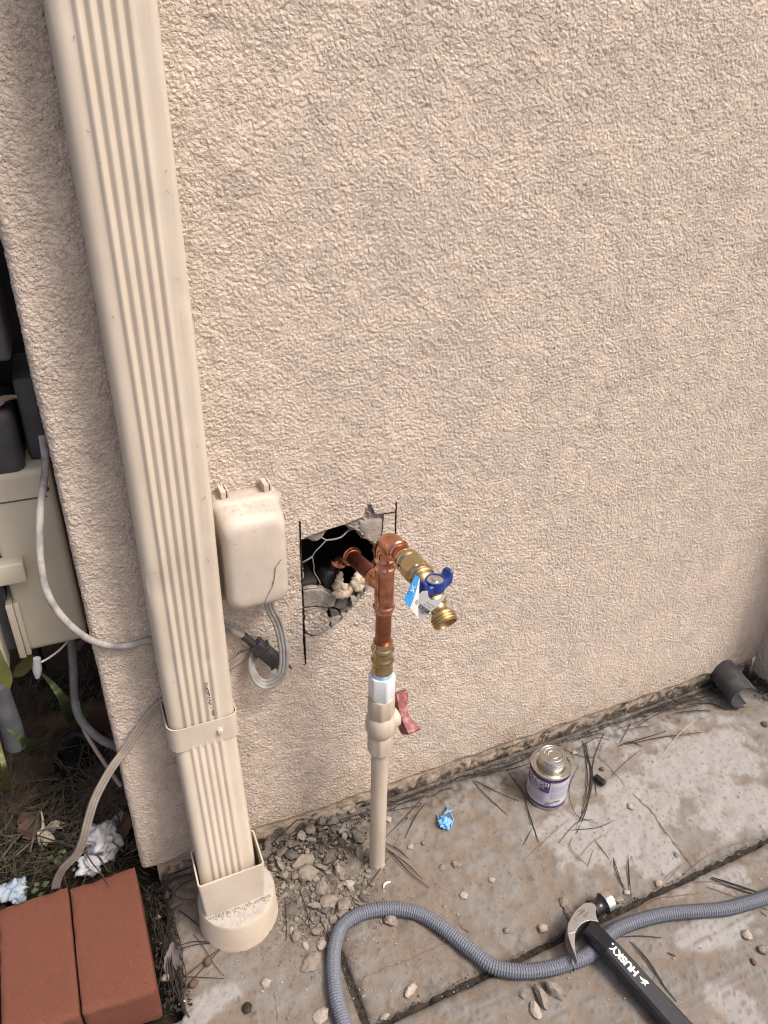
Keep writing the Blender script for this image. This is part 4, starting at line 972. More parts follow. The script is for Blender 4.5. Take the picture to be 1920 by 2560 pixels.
V = np.concatenate([V, V[:, :1]], 1)
o = grid_mesh('garden_hose', V[..., 0], V[..., 1], V[..., 2], np.ones((len(P) - 1, na), bool), M_hose)
tag(o, 'grey woven hose curving across the concrete under the hammer', 'hose')

# ================================================================== CAN
cb_ = G(1378, 2000); cx, cy = 0.6850, -0.1040; CRr = .0372; CHh = .084
can = thing('primer_can', 'small purple and white metal can with silver screw cap standing on the slab', 'can', (cx, cy, 0.0))
MB().lathe([(CRr - .003, .0), (CRr + .0006, .0006), (CRr + .001, .0025), (CRr, .0045), (CRr, CHh - .005), (CRr + .001, CHh - .003), (CRr + .0012, CHh), (CRr - .0012, CHh + .0006), (CRr - .0020, CHh - .0045), (CRr - .0040, CHh - .0050), (.0275, CHh - .0040), (.0262, CHh - .001), (.0256, CHh + .006), (.0, CHh + .008)],
           (cx, cy, .001), (0, 0, 1), 64).build('tin_body', M_tin, can, 30)
cp = [(.0246, CHh + .003), (.0246, CHh + .008)]
for k in range(3): z = CHh + .008 + k * .0038; cp += [(.0246, z), (.0254, z + .0012), (.0254, z + .0024), (.0246, z + .0034)]
cp += [(.0250, CHh + .0205), (.0240, CHh + .0222), (.0222, CHh + .0226), (.0212, CHh + .0217), (.0, CHh + .0217)]
MB().lathe(cp, (cx, cy, .001), (0, 0, 1), 56).build('screw_cap', M_tin, can, 30)
mb = MB()
for r0 in (.0090, .0168): 
    vs = []; 
    for j in range(33):
        a = 2 * math.pi * j / 32
        for rr_, zz in ((r0 - .0012, 0), (r0, .0012), (r0 + .0012, 0)): vs.append((cx + rr_ * math.cos(a), cy + rr_ * math.sin(a), .001 + CHh + .0218 + zz))
    mb.add(vs, [(3 * j + k, 3 * j + 3 + k, 3 * j + 4 + k, 3 * j + 1 + k) for j in range(32) for k in range(2)])
mb.build('cap_emboss', M_tin, can, 60)
# label wrapped on the can: angle measured at the camera side
a_cam = math.atan2(CAMC[1] - cy, CAMC[0] - cx)
def cyl(a, z, lift=.00025): return (cx + (CRr + lift) * math.cos(a_cam + a), cy + (CRr + lift) * math.sin(a_cam + a), z)
def band(name, a0, a1, z0, z1, mt, lift=.00025, n=40):
    mb = MB(); vs = []
    for i in range(n + 1):
        a = a0 + (a1 - a0) * i / n; vs += [cyl(a, z0, lift), cyl(a, z1, lift)]
    mb.add(vs, [(2 * i, 2 * i + 2, 2 * i + 3, 2 * i + 1) for i in range(n)]); return mb.build(name, mt, can, 80)
band('label_base', -math.pi, math.pi, .0065, CHh - .0065, M_lab, .0002, 80)
band('purple_stripe', -math.pi, math.pi, .0065, .0125, M_purple, .0004, 80)
band('purple_stripe', -math.pi, math.pi, CHh - .0105, CHh - .0060, M_purple, .0004, 80)
band('purple_panel', -1.55, .16, .046, CHh - .0095, M_purple, .0005)
band('name_plate', -1.25, .10, .0620, .0715, M_white, .0007)
for k in range(7): band('text_line', -1.1 + .05 * (k % 2), .0 - .10 * ((k * 7) % 3) / 2, .0420 - k * .0036, .0432 - k * .0036 + .0008, M_labg, .0006)
for z0, z1 in ((.049, .063), (.031, .0465)): band('text_panel', .27, 1.3, z0, z1, M_labg, .0006)
band('hazard_mark', .03, .30, .0145, .0180, M_inkg, .0007, 8); band('hazard_mark', .10, .45, .0195, .0225, M_inkg, .0007, 8); band('hazard_mark', .45, .8, .0225, .0250, M_ink, .0007, 8)
def can_fn(a0, z0): return lambda x, y: cyl(a0 + x / CRr, z0 + y, .0010)
lettering('lettering', 'WELD-ON', .0098, can_fn(-1.20, .0632), M_ink, can, .0003)
lettering('lettering', 'CLEANING', .0072, can_fn(-1.06, .0555), M_lab, can, .0002)
lettering('lettering', 'PRIMER', .0070, can_fn(-.93, .0490), M_lab, can, .0002)

# ================================================================== BRICKS
zbk = .057
def brick(label, corners, seed):
    r_ = random.Random(seed); c = sum((Vector(p) for p in corners), Vector()) / 4
    t = thing('brick', label, 'brick', (c.x, c.y, 0.0), 'two red bricks at the edge of the slab') if False else None
    n = 26; nz_ = 9; bm = bmesh.new(); bmesh.ops.create_cube(bm, size=1.0)
    bmesh.ops.subdivide_edges(bm, edges=list(bm.edges), cuts=22, use_grid_fill=True)
    A, B, C_, D = [Vector(p) for p in corners]
    for v in bm.verts:
        s, t2, h = v.co.x + .5, v.co.y + .5, v.co.z + .5
        p = A.lerp(B, s).lerp(D.lerp(C_, s), t2); z = h * (zbk + .012) - .012
        # soften edges
        ex = min(s, 1 - s) * .098; ey = min(t2, 1 - t2) * .208; ez_ = (1 - h) * .069
        e = sorted((ex, ey, ez_))
        soft = .0022 * max(0, 1 - e[1] / .006) * (1 + 2.2 * max(0, mathutils_noise(p * 55 + Vector((seed, 0, h * 3)))))
        p = p.lerp(c, soft * 6); z -= soft * .7 if h > .9 else 0
        nse = .0006 * (r_.random() - .5)
        v.co = Vector((p.x + nse, p.y + nse, z + nse))
    me = bpy.data.meshes.new('brick'); bm.to_mesh(me); bm.free(); me.materials.append(M_brick)
    me.polygons.foreach_set('use_smooth', [True] * len(me.polygons)); me.set_sharp_from_angle(angle=R(55))
    o = bpy.data.objects.new('brick', me); link(o); tag(o, label, 'brick', 'pair of red bricks'); return o
brick('red brick on the right of the pair, next to the wall corner', [(-.1475, -.1985, 0), (-.0490, -.2080, 0), (-.0548, .0010, 0), (-.1535, .0005, 0)], 1)
brick('red brick on the left of the pair, cut by the photo edge', [(-.2470, -.1930, 0), (-.1495, -.1985, 0), (-.1565, .0060, 0), (-.2540, .0075, 0)], 2)

# ================================================================== LEFT SIDE: ENCLOSURES, BED
ub = thing('utility_enclosure', 'cream plastic utility enclosure hanging behind the wall corner', 'enclosure', (-0.2, 0.2, 0.42))
UY = .14
pBL = W(59.7, 1634, UY); pBR = W(192, 1594, UY); pTL = W(0, 1180, UY)
UX1 = -.052; UZ0 = pBL.z; UZ1 = W(60, 1178, UY).z
bev('case', (pBL.x + .004, UX1 - .004, UY, UY + .14, UZ0, UZ1), .010, M_util, ub, 4)
bev('frame_strip', (pBL.x - .006, pBL.x + .0035, UY - .006, UY + .1, UZ0 - .004, W(20, 1510, UY).z), .0015, M_util, ub)
bev('frame_strip', (pBL.x + .0040, pBL.x + .011, UY - .004, UY + .02, UZ0 - .002, W(20, 1510, UY).z), .0012, M_util, ub)
lz0, lz1 = W(30, 1470, UY - .03).z, W(30, 1420, UY - .03).z
bev('latch_block', (pBL.x - .05, W(66, 1450, UY - .03).x, UY - .022, UY + .004, lz0, lz1), .002, M_util, ub, 2)
ud = W(0, 1600, UY - .02)
bev('door_panel', (-.40, pBL.x - .021, UY - .022, UY + .02, UZ0 - .012, lz0 + .01), .002, M_util, ub)
mb = MB(); mb.box(pBL.x - .022, pBL.x - .004, UY + .012, UY + .1, UZ0 + .004, lz0); mb.build('door_gap', M_dgrey, ub)
for sx_, sz_ in ((-.066, UZ0 + .02), (-.066, UZ1 - .03)):
    MB().lathe([(.0042, 0), (.0042, .0010), (.0030, .0022), (.0, .0024)], (sx_, UY - .0005, sz_), (0, -1, 0), 16).build('screw', M_dgrey, ub, 40)
mb = MB(); mb.box(-.40, UX1 - .014, UY - .0009, UY + .001, UZ1 - .042, UZ1 - .0402); mb.build('lid_seam', M_dgrey, ub)
du = thing('grey_housing', 'dark grey plastic housing sitting above the cream enclosure', 'housing', (-0.16, 0.2, 0.72))
q1 = W(60, 1170, UY + .03); 
bev('rounded_body', (-.30, W(58, 1150, UY).x, UY + .002, UY + .12, UZ1 - .006, W(30, 1030, UY).z), .012, M_dgrey, du, 4)
bev('side_plate', (W(68, 1100, UY + .05).x, -.0535, UY + .03, UY + .16, UZ1 + .002, W(60, 935, UY + .05).z), .004, M_dgrey, du)
bev('upper_panel', (-.45, W(22, 800, UY).x - .006, UY - .01, UY + .10, W(5, 900, UY).z, W(10, 720, UY).z + .10), .006, M_lgrey, du)
bev('dark_gap_sheet', (-.40, -.058, UY + .165, UY + .19, UZ1 - .1, UZ1 + .55), .003, M_ink, du)  # black sheet for the dark gap behind the housing, shade put into its colour
# fence far behind, board by board
fe = thing('wooden_fence', 'dark weathered timber boards behind the enclosure', 'fence', (-.6, .62, 0))
for k in range(11): bev('board', (-1.30 + k * .112, -1.30 + k * .112 + .106, .60 + .004 * (k % 2), .622 + .004 * (k % 2), -.04, 1.7), .003, M_wood, fe, 1)
bev('kick_board', (-1.3, -.06, .40, .43, -.05, .05), .003, mat('orange_timber', (.09, .05, .028), .85, c2=(.1, .05, .025), scale=20), fe, 1)
# grey conduit cable under the enclosure, thin wire with connector
gz = lambda x, y, z: G(*CG(x, y), z)
wy = lambda x, y, yy: W(*CG(x, y), yy)
P = spline([wy(575, 50, UY + .05), wy(590, 200, UY + .04), wy(600, 380, UY + .03), wy(608, 560, UY + .02), wy(650, 700, UY + .0), wy(730, 800, UY - .02), wy(830, 880, UY - .03), wy(920, 920, UY - .03), wy(1000, 960, UY - .02)], 8)
o = MB().tube(P, .0085, 12, flat=.75).build('grey_conduit', mat('grey_conduit_plastic', (.15, .145, .14), .7, c2=(.2, .19, .18), scale=40), None, 70); tag(o, 'thick grey flexible conduit dropping from below the enclosure', 'conduit')
P = spline([wy(630, 560, UY + .02), wy(670, 760, UY - .01), wy(760, 930, UY - .03), wy(880, 1110, UY - .05), wy(980, 1250, UY - .06)], 8)
o = MB().tube(P, .0032, 8).build('thin_cable', M_cordt, None, 70); tag(o, 'thin tan cable running beside the conduit towards the wall corner', 'cable')
P = spline([wy(550, 75, UY + .02), wy(480, 150, UY - .0), wy(390, 215, UY - .02), wy(320, 255, UY - .03), wy(280, 300, UY - .03)], 8)
wr = thing('connector_wire', 'thin white wire ending in a small white wire connector', 'wire', tuple(wy(300, 260, UY)))
MB().tube(P, .0016, 8).build('wire', M_paperw, wr, 70)
ca_ = wy(300, 215, UY - .035); cb2 = wy(305, 370, UY - .035)
MB().tube([ca_, ca_.lerp(cb2, .3), ca_.lerp(cb2, .6), cb2], [.0052, .0058, .0066, .0035], 12).build('connector', mat('grey_white_plastic', (.42, .41, .41), .5), wr, 50)
# pale grey riser at the far left
pg = wy(70, 900, .16); o = MB().tube([wy(-30, 420, .13), wy(15, 560, .135), wy(90, 760, .14), wy(130, 920, .145)], .0155, 16).build('grey_riser', M_lgrey, None, 50); tag(o, 'short pale grey plastic pipe leaning in the bed at the left edge', 'pipe')
# black irrigation parts in the bed
def lump(name, c, sx, sy, sz, mt, label, cat, seed, amp=.25, sub=3, group=None):
    r_ = random.Random(seed); bm = bmesh.new(); bmesh.ops.create_icosphere(bm, subdivisions=sub, radius=1.0)
    from mathutils import noise as mn
    off = Vector((r_.uniform(0, 50), r_.uniform(0, 50), r_.uniform(0, 50)))
    for v in bm.verts:
        d = v.co.normalized(); k = 1 + amp * mn.noise(d * 1.6 + off) + amp * .6 * mn.noise(d * 4 + off) + amp * .35 * mn.noise(d * 9 + off); v.co = Vector((d.x * sx * k, d.y * sy * k, d.z * sz * k))
    me = bpy.data.meshes.new(name); bm.to_mesh(me); bm.free(); me.materials.append(mt); me.polygons.foreach_set('use_smooth', [True] * len(me.polygons))
    o = bpy.data.objects.new(name, me); link(o); o.location = c; o.rotation_euler = (0, 0, r_.uniform(0, 6)); tag(o, label, cat, group); return o
bp = gz(600, 1060, 0.0)
ib = thing('valve_cover', 'round black plastic irrigation cap half hidden in the weeds', 'irrigation cap', (bp.x, bp.y, -.01))
MB().lathe([(.036, -.01), (.036, .012), (.032, .018), (.022, .020), (.020, .026), (.0, .027)], (bp.x, bp.y, 0), (.1, -.1, 1), 32).build('cap', M_blackg, ib, 35)
P = spline([gz(540, 880, .03), gz(640, 830, .045), gz(760, 900, .04), gz(800, 1000, .01)], 8); o = MB().tube(P, .008, 10).build('black_tube', M_plug, None, 60); tag(o, 'curved black irrigation tube arching through the weeds', 'tube')
# ---- crumpled scraps
def crumple(name, c, s, mt, label, cat, seed, flat=1.0):
    return lump(name, c, s, s * .9, s * flat, mt, label, cat, seed, .55, 4)
o = crumple('tissue_ball', gz(820, 1690, .026), .030, M_tissue, 'crumpled ball of white tissue lying behind the right brick', 'tissue', 3, 1.0); 
o = crumple('tissue_scrap', gz(745, 1890, .012), .019, M_tissue, 'small torn scrap of white tissue touching the right brick', 'tissue', 5, .8)
o = crumple('blue_tissue', gz(125, 2100, .012), .018, M_tblue, 'crumpled pale blue tissue behind the left brick', 'tissue', 8, .7)
o = crumple('blue_wrapper', gz(15, 2110, .012), .014, M_tblue, 'small pale blue wrapper cut by the left photo edge', 'wrapper', 9, .6)
# withered flower
fw = thing('withered_flower', 'withered cream flower lying in the dry weeds', 'flower', tuple(gz(370, 1690, .01)))
c0 = gz(350, 1600, .022)
for k in range(6):
    a = -1.9 + k * .42; d = Vector((math.cos(a), math.sin(a), -.25)); s2 = Vector((-d.y, d.x, 0)).normalized(); mb = MB(); rs = []
    L = .024 + .006 * (k % 3); vs = []; fs = []
    for i in range(6):
        t = i / 5; w_ = .0065 * math.sin(math.pi * (t * .85 + .1)); p = c0 + d * (L * t) + Vector((0, 0, .006 * math.sin(t * 5 + k)))
        vs += [p - s2 * w_, p + Vector((0, 0, -.002)), p + s2 * w_]
    for i in range(5): fs += [(3 * i, 3 * i + 1, 3 * i + 4, 3 * i + 3), (3 * i + 1, 3 * i + 2, 3 * i + 5, 3 * i + 4)]
    mb.add(vs, fs); mb.build('petal', M_petal, fw, 80)
MB().tube([c0, c0 + Vector((.002, .012, .012)), c0 + Vector((.001, .022, .02))], [.003, .002, .0012], 8).build('flower_stem', M_petal, fw, 60)
# ---- strap leaf plants
def blade(pts, wd, name, mt, parent):
    P = resample(spline(pts, 8), .006); n = len(P); vs = []; fs = []
    for i, p in enumerate(P):
        d = (P[min(i + 1, n - 1)] - P[max(i - 1, 0)]).normalized(); v = (Vector(CAMC) - p).normalized(); s2 = d.cross(v).normalized(); s2 = (s2 + Vector((0, 0, .3 * s2.z))).normalized()
        t = i / (n - 1); w_ = wd * min(1, (t * 6 + .35)) * (1 - max(0, (t - .6) / .4) ** 2 * .92); nn = d.cross(s2)
        vs += [p - s2 * w_, p + nn * (.25 * w_), p + s2 * w_]
    for i in range(n - 1): fs += [(3 * i, 3 * i + 1, 3 * i + 4, 3 * i + 3), (3 * i + 1, 3 * i + 2, 3 * i + 5, 3 * i + 4)]
    mb = MB(); mb.add(vs, fs); o = mb.build(name, mt, parent, 80); return o
pl1 = thing('strap_leaf_plant', 'strap leaved plant with broad dark green blades under the enclosure', 'plant', tuple(gz(600, 740, 0)))
blade([gz(605, 735, .01), wy(520, 560, .13), wy(420, 420, .12), wy(320, 320, .11)], .0105, 'leaf', M_leaf, pl1)
blade([gz(300, 990, .01), wy(200, 890, .10), wy(110, 820, .10), wy(40, 780, .11)], .010, 'leaf', M_leaf, pl1)
blade([gz(620, 745, .01), wy(700, 640, .25), wy(760, 520, .3)], .008, 'leaf', M_leaf, pl1)
pl2 = thing('yellowing_plant', 'yellowing strap leaves at the left photo edge below the enclosure', 'plant', tuple(gz(20, 1300, 0)))
blade([wy(-80, 100, .08), wy(-20, 250, .07), wy(50, 380, .07), wy(75, 470, .07)], .0095, 'leaf', M_leafy, pl2)
blade([gz(60, 1330, .005), wy(40, 1150, .07), wy(10, 980, .07), wy(-20, 830, .08)], .007, 'leaf', M_leafy, pl2)
blade([wy(280, 200, .2), wy(180, 300, .2), wy(90, 380, .2)], .010, 'leaf', M_leafy, pl2)
# ---- dry grass and dead weeds, uncountable
def straw(n, fn, rad, mt, name, seed, label, cat):
    r_ = random.Random(seed); mb = MB()
    for k in range(n):
        p, d, L = fn(r_); b = Vector((r_.uniform(-1, 1), r_.uniform(-1, 1), r_.uniform(-.6, .3))) * (L * .35); q = [p, p + d * (L * .5) + b * .5, p + d * L + b]
        pts = [q[0], q[0].lerp(q[1], .6) + b * .05, q[1], q[1].lerp(q[2], .5) + b * .04, q[2]]
        for z in pts: z.z = max(z.z, -.024)
        mb.tube(pts, [rad * 1.0, rad, rad * .9, rad * .7, rad * .3], 3, False)
    o = mb.build(name, mt); tag(o, label, cat, kind='stuff'); return o
def fn_bed(r_):
    u = r_.uniform(-60, 330); v = r_.uniform(1640, 2200); p = G(u, v, -.02); p.x = min(p.x, -.062 if p.y > -.01 else -.05); a = r_.uniform(0, 6.28); e = r_.uniform(.05, .9)
    if p.y < .02: p.y = .02 + r_.random() * .1
    return p, Vector((math.cos(a) * math.cos(e), math.sin(a) * math.cos(e), math.sin(e))), r_.uniform(.04, .13)
straw(1700, fn_bed, .0006, M_grass, 'dry_grass', 1, 'tangle of thin dry grass covering the garden bed', 'grass')
def fn_weed(r_):
    c = r_.choice([(60, 1130), (110, 1330), (150, 1480), (60, 1500), (330, 1000), (380, 1100), (250, 700), (700, 200), (680, 320), (900, 1450), (860, 1380), (200, 1230), (330, 780)]); p = gz(c[0] + r_.gauss(0, 60), c[1] + r_.gauss(0, 70), -.01)
    p.x = min(p.x, -.06); a = r_.uniform(0, 6.28); e = r_.uniform(-.1, 1.3); p.z = r_.uniform(-.015, .05)
    return p, Vector((math.cos(a) * math.cos(e), math.sin(a) * math.cos(e), math.sin(e))), r_.uniform(.015, .06)
straw(4600, fn_weed, .0006, M_weed, 'dead_weeds', 2, 'clumps of curled brown dead weeds in the bed', 'weeds')
def fn_twig(r_):
    p, d, L = fn_bed(r_); p.z = r_.uniform(-.012, .03); d.z *= .4; return p, d.normalized(), L * r_.uniform(.6, 1.5)
straw(230, fn_twig, .0015, mat('grey_twig', (.10, .078, .058), .85, c2=(.05, .038, .03), scale=30), 'dry_twigs', 6, 'litter of dry brown twigs and stalks in the bed', 'twigs')
# longer single straws
for k, (a, b, c) in enumerate([((0, 2560 * 0 + 1950), (95, 1830), (0, 0))][:0]): pass
r_ = random.Random(31)
mb = MB()
for k in range(26):
    c = r_.choice([(560, 1690), (470, 1800), (450, 1860), (680, 1290), (690, 1380), (840, 960), (600, 1960), (230, 2090), (330, 2080)]); p = gz(c[0] + r_.gauss(0, 18), c[1] + r_.gauss(0, 18), .002 + r_.random() * .012)
    a = r_.uniform(0, 6.28); d = Vector((math.cos(a), math.sin(a), .2)); s2 = Vector((-d.y, d.x, .2)); L = r_.uniform(.008, .015); w_ = L * .42
    mb.add([p, p + d * L * .4 - s2 * w_, p + d * L, p + d * L * .4 + s2 * w_, p + d * L * .5 + Vector((0, 0, .002))], [(0, 1, 4), (1, 2, 4), (2, 3, 4), (3, 0, 4)])
o = mb.build('small_weeds', M_green, None, 70); tag(o, 'small round green weed leaves among the dry grass', 'weeds', kind='stuff')
# dead leaves
def dead_leaf(c, L, wd, ang, mt, label, seed, tilt=.3):
    r_ = random.Random(seed); vs = []; fs = []; n = 10; d = Vector((math.cos(ang), math.sin(ang), tilt)).normalized(); s2 = Vector((-math.sin(ang), math.cos(ang), 0)); c = Vector(c)
    for i in range(n + 1):
        t = i / n; w_ = wd * math.sin(math.pi * min(1, t * .92 + .06)) ** .8 * r_.uniform(.8, 1.15); p = c + d * (L * (t - .5)) + Vector((0, 0, .004 * math.sin(t * 4 + seed)))
        for k, z in ((-1, .0035), (-.5, .001), (0, 0), (.5, .001), (1, .004)): vs.append(p + s2 * (w_ * k) + Vector((0, 0, z + r_.uniform(-.0008, .0008))))
    for i in range(n):
        for k in range(4): a = 5 * i + k; fs.append((a, a + 1, a + 6, a + 5))
    mb = MB(); mb.add(vs, fs); o = mb.build('dead_leaf', mt, None, 80); tag(o, label, 'leaf'); return o
dead_leaf(gz(250, 1590, .01), .07, .020, 2.0, M_dleaf, 'large brown dead leaf behind the withered flower', 1)
dead_leaf(gz(985, 1600, .01), .06, .018, 1.1, M_dleaf, 'brown dead leaf between the tissue ball and the wall corner', 2)
dead_leaf(gz(950, 1530, .015), .03, .010, .4, mat('grey_leaf', (.3, .29, .29), .8), 'small grey leaf behind the tissue ball', 3)
dead_leaf(G(*CL(560, 1540), .006), .052, .0105, 1.30, mat('purplish_dry_leaf', (.075, .058, .054), .7, c2=(.11, .095, .09), scale=60), 'dry purplish grey leaf lying on the slab beside the brick', 4, .02)
dead_leaf(gz(640, 130, .09), .05, .014, .3, M_dleaf, 'curled rusty leaf caught under the enclosure', 5)
dead_leaf(W(15, 1010, UY + .02), .035, .010, .5, mat('tan_leaf', (.36, .26, .18), .8), 'curled tan leaf resting on the dark grey housing', 6)

# ================================================================== THINGS IN THE HOLE
hy = .012
def hw_(x, y, d): return W(*C1(x, y), d)
# chicken wire
wm = thing('wire_mesh', 'cut twisted chicken wire showing across the hole', 'wire mesh', tuple(hw_(300, 560, .01)))
for k, pts in enumerate([[(175, 415, .012), (250, 415, .01), (330, 408, .008), (385, 432, .006)], [(385, 432, .006), (450, 425, .004), (510, 405, .004), (560, 360, .008), (600, 340, .014)], [(385, 432, .006), (330, 490, .004), (290, 530, .004), (268, 570, .004)],
                         [(268, 570, .004), (220, 600, .006), (170, 625, .012)], [(268, 570, .004), (280, 640, .004), (285, 700, .004), (315, 750, .002), (332, 790, .0), (312, 828, .0)], [(312, 828, .0), (240, 832, .004), (180, 840, .012)],
                         [(312, 828, .0), (360, 858, -.002), (410, 885, -.003), (430, 895, -.003)]]):
    P = spline([hw_(*p) for p in pts], 8)
    if k in (1, 3, 5):
        for ph0 in (0, math.pi):
            Q = [p + Vector((0, math.cos(i * .9 + ph0), math.sin(i * .9 + ph0))) * .0009 for i, p in enumerate(resample(P, .0012))]
            MB().tube(Q, .0007, 6).build('wire', M_wire, wm, 60)
    else: MB().tube(P, .0008, 6).build('wire', M_wire, wm, 60)
# black pipe lump and dark block
o = lump('tar_lump', hw_(400, 740, .040), .019, .018, .022, mat('wet_black', (.012, .012, .014), .35, c2=(.03, .03, .034), scale=80), 'shiny black tar covered lump inside the hole', 'lump', 12, .15)
o = bev('dark_block', (hw_(180, 760, .05).x - .02, hw_(290, 760, .05).x, .035, .09, hw_(240, 840, .05).z, hw_(240, 730, .05).z), .004, mat('dark_wood_block', (.03, .027, .025), .8), None); tag(o, 'dark timber block at the left inside the hole', 'block')
# expanding foam
fm = thing('foam_blob', 'yellowed expanding foam oozing under the copper stub', 'foam', tuple(hw_(600, 800, .015)))
from mathutils import noise as mnoise
def fblob(path, rad, seed, name='foam_lobe'):
    P = resample(spline([hw_(*p) for p in path], 6), .0022); rs = []; n = 14
    for i, p in enumerate(P):
        d = (P[min(i + 1, len(P) - 1)] - P[max(i - 1, 0)]).normalized(); a = (Vector((0, -1, 0)) - d * -d.y).normalized(); b = d.cross(a); t = i / (len(P) - 1)
        base = rad * (math.sin(math.pi * min(max(t, .03), .97)) ** .45)
        rs.append([p + (a * math.cos(q) + b * math.sin(q)) * base * (1 + .38 * mnoise.noise(Vector((p.x * 120 + math.cos(q), p.z * 120 + math.sin(q), seed))) + .18 * math.sin(i * 1.7 + q)) for q in [2 * math.pi * j / n for j in range(n)]])
    MB().rings(rs).build(name, M_foam, fm, 80)
fblob([(505, 690, .022), (490, 760, .016), (470, 830, .010), (520, 880, .006)], .0072, 1); fblob([(430, 870, .004), (500, 890, .004), (570, 860, .006), (590, 800, .010)], .0062, 2)
fblob([(570, 840, .012), (620, 800, .010), (640, 740, .016), (640, 690, .022)], .0085, 3); fblob([(610, 840, .006), (650, 830, .006), (690, 780, .010)], .0070, 4); fblob([(660, 790, .008), (710, 760, .008), (740, 740, .010)], .0058, 5)
fblob([(480, 790, .02), (540, 830, .014), (560, 870, .008)], .0068, 6)

# ---- broken stucco stones
def hull(seed, n=15, jag=1.0):
    r_ = random.Random(seed); bm = bmesh.new()
    for k in range(n):
        v = Vector((r_.gauss(0, 1), r_.gauss(0, 1), r_.gauss(0, 1))).normalized(); v *= r_.uniform(.78, 1.0); bm.verts.new(v)
    g = bmesh.ops.convex_hull(bm, input=bm.verts); bmesh.ops.delete(bm, geom=[e for e in g['geom_interior'] if isinstance(e, bmesh.types.BMVert)], context='VERTS')
    bmesh.ops.subdivide_edges(bm, edges=list(bm.edges), cuts=2, use_grid_fill=True, smooth=0.15, fractal=0.12, seed=seed); off = Vector((seed * 3.1, seed * 1.7, 0))
    for v in bm.verts: v.co += v.co.normalized() * (.16 * mnoise.noise(v.co * 2.2 + off) + .10 * mnoise.noise(v.co * 5.5 + off)) * jag
    bmesh.ops.recalc_face_normals(bm, faces=bm.faces)
    me = bpy.data.meshes.new('stucco_chunk'); bm.to_mesh(me); bm.free(); return me
HULLS = {}
def hull_mat(seed, mt):
    k = (seed, mt.name)
    if k not in HULLS:
        me = hull(seed); me.materials.append(mt); me.polygons.foreach_set('use_smooth', [True] * len(me.polygons)); me.set_sharp_from_angle(angle=R(35)); HULLS[k] = me
    return HULLS[k]
def stone(c, sx, sy, sz, label, seed, mt=None, group=None, rot=None, name='stucco_chunk', cat='rubble'):
    o = bpy.data.objects.new(name, hull_mat(seed % 12, UNIT.get((mt or M_chunk).name, mt or M_chunk))); link(o); o.location = c; o.scale = (sx, sy, sz); r_ = random.Random(seed)
    o.rotation_euler = rot if rot else (r_.uniform(-.3, .3), r_.uniform(-.3, .3), r_.uniform(0, 6.28)); tag(o, label, cat, group); return o
IN = (
    ((240, 960), .040, .014, .016, 'dark mortar lump at the left edge of the hole floor', M_mortar_d, .020), ((380, 960), .040, .014, .020, 'broad mortar lump behind the flat slab in the hole', M_mortar, .022), ((420, 1090), .034, .012, .022, 'dark mortar filling behind the hole floor pieces', M_mortar_d, .020),
    ((580, 1000), .036, .012, .018, 'dark mortar filling at the lower right hole floor', M_mortar_d, .018), ((330, 1180), .036, .010, .012, 'thin mortar strip along the bottom hole edge', M_mortar_d, .010),
    ((650, 930), .012, .01, .010, 'dark crumb of mortar right of the pale chip', M_mortar_d, .012))
def plate(label, poly, y, th_, seed, mt):
    r_ = random.Random(seed); Q = []
    for i in range(len(poly)):
        a, b = Vector(poly[i]), Vector(poly[(i + 1) % len(poly)])
        for k in range(3): q = a.lerp(b, k / 3); Q.append((q.x + r_.uniform(-5, 5), q.y + r_.uniform(-5, 5)))
    P = [hw_(x, y_, y) for x, y_ in Q]; c = sum(P, Vector()) / len(P); mb = MB()
    tl = Vector((r_.uniform(-.15, .15), 0, r_.uniform(-.2, .2)))
    def lift(p): return Vector((0, (p - c).dot(tl), 0))
    rs = [[c.lerp(p, .96) + Vector((0, th_, 0)) + lift(p) for p in P], [p + Vector((0, .0015, 0)) + lift(p) for p in P], [c.lerp(p, .93) + Vector((0, -.0008, 0)) + lift(p) for p in P]]
    for f in (.7, .45, .2): rs.append([c.lerp(p, f) + Vector((0, -.0010 + r_.uniform(-.0006, .0006), 0)) + lift(p) * f for p in P])
    mb.rings(rs); o = mb.build('stucco_plate', mt, None, 35); tag(o, label, 'rubble'); return o
plate('long flat mortar slab lying in the bottom of the hole', [(185, 872), (250, 845), (370, 850), (440, 880), (475, 925), (450, 985), (380, 990), (300, 975), (190, 985)], .010, .014, 1, M_mortar)
plate('large cracked stucco slab still hanging at the bottom left of the hole', [(202, 1075), (235, 1042), (320, 1020), (395, 1045), (416, 1100), (400, 1160), (345, 1203), (255, 1212), (206, 1190)], .0022, .012, 2, M_mortar)
pl_ = bpy.data.objects[-1] if False else [o_ for o_ in bpy.data.objects if o_.get('label', '').startswith('large cracked stucco slab')][0]
pp_ = [hw_(x, y_, .0) for x, y_ in ((206, 1078), (238, 1048), (275, 1030), (320, 1026), (360, 1034), (392, 1050), (404, 1075), (410, 1102), (396, 1156), (370, 1180), (342, 1197), (295, 1202), (256, 1206), (211, 1187), (204, 1130))]
patch('painted_skin', rough_poly([(q.x, q.z) for q in pp_], .004, .0010, rng), -.0006, .0011, M_stucco, 77, pl_)
plate('thin mortar flake above the large cracked stucco slab', [(195, 1000), (300, 987), (400, 1000), (400, 1022), (320, 1008), (235, 1028), (197, 1050)], .010, .010, 3, M_mortar)
plate('dark grey mortar piece under the foam in the hole', [(445, 985), (500, 910), (560, 900), (590, 940), (570, 990), (500, 1005)], .010, .012, 4, M_mortar_d)
plate('small pale upright chip beside the foam', [(585, 900), (610, 890), (640, 930), (635, 975), (605, 985)], .003, .007, 5, M_mortar)
plate('dark mortar slab under the copper tee', [(620, 900), (680, 820), (760, 790), (775, 805), (730, 860), (660, 910)], .010, .010, 6, M_mortar_d)
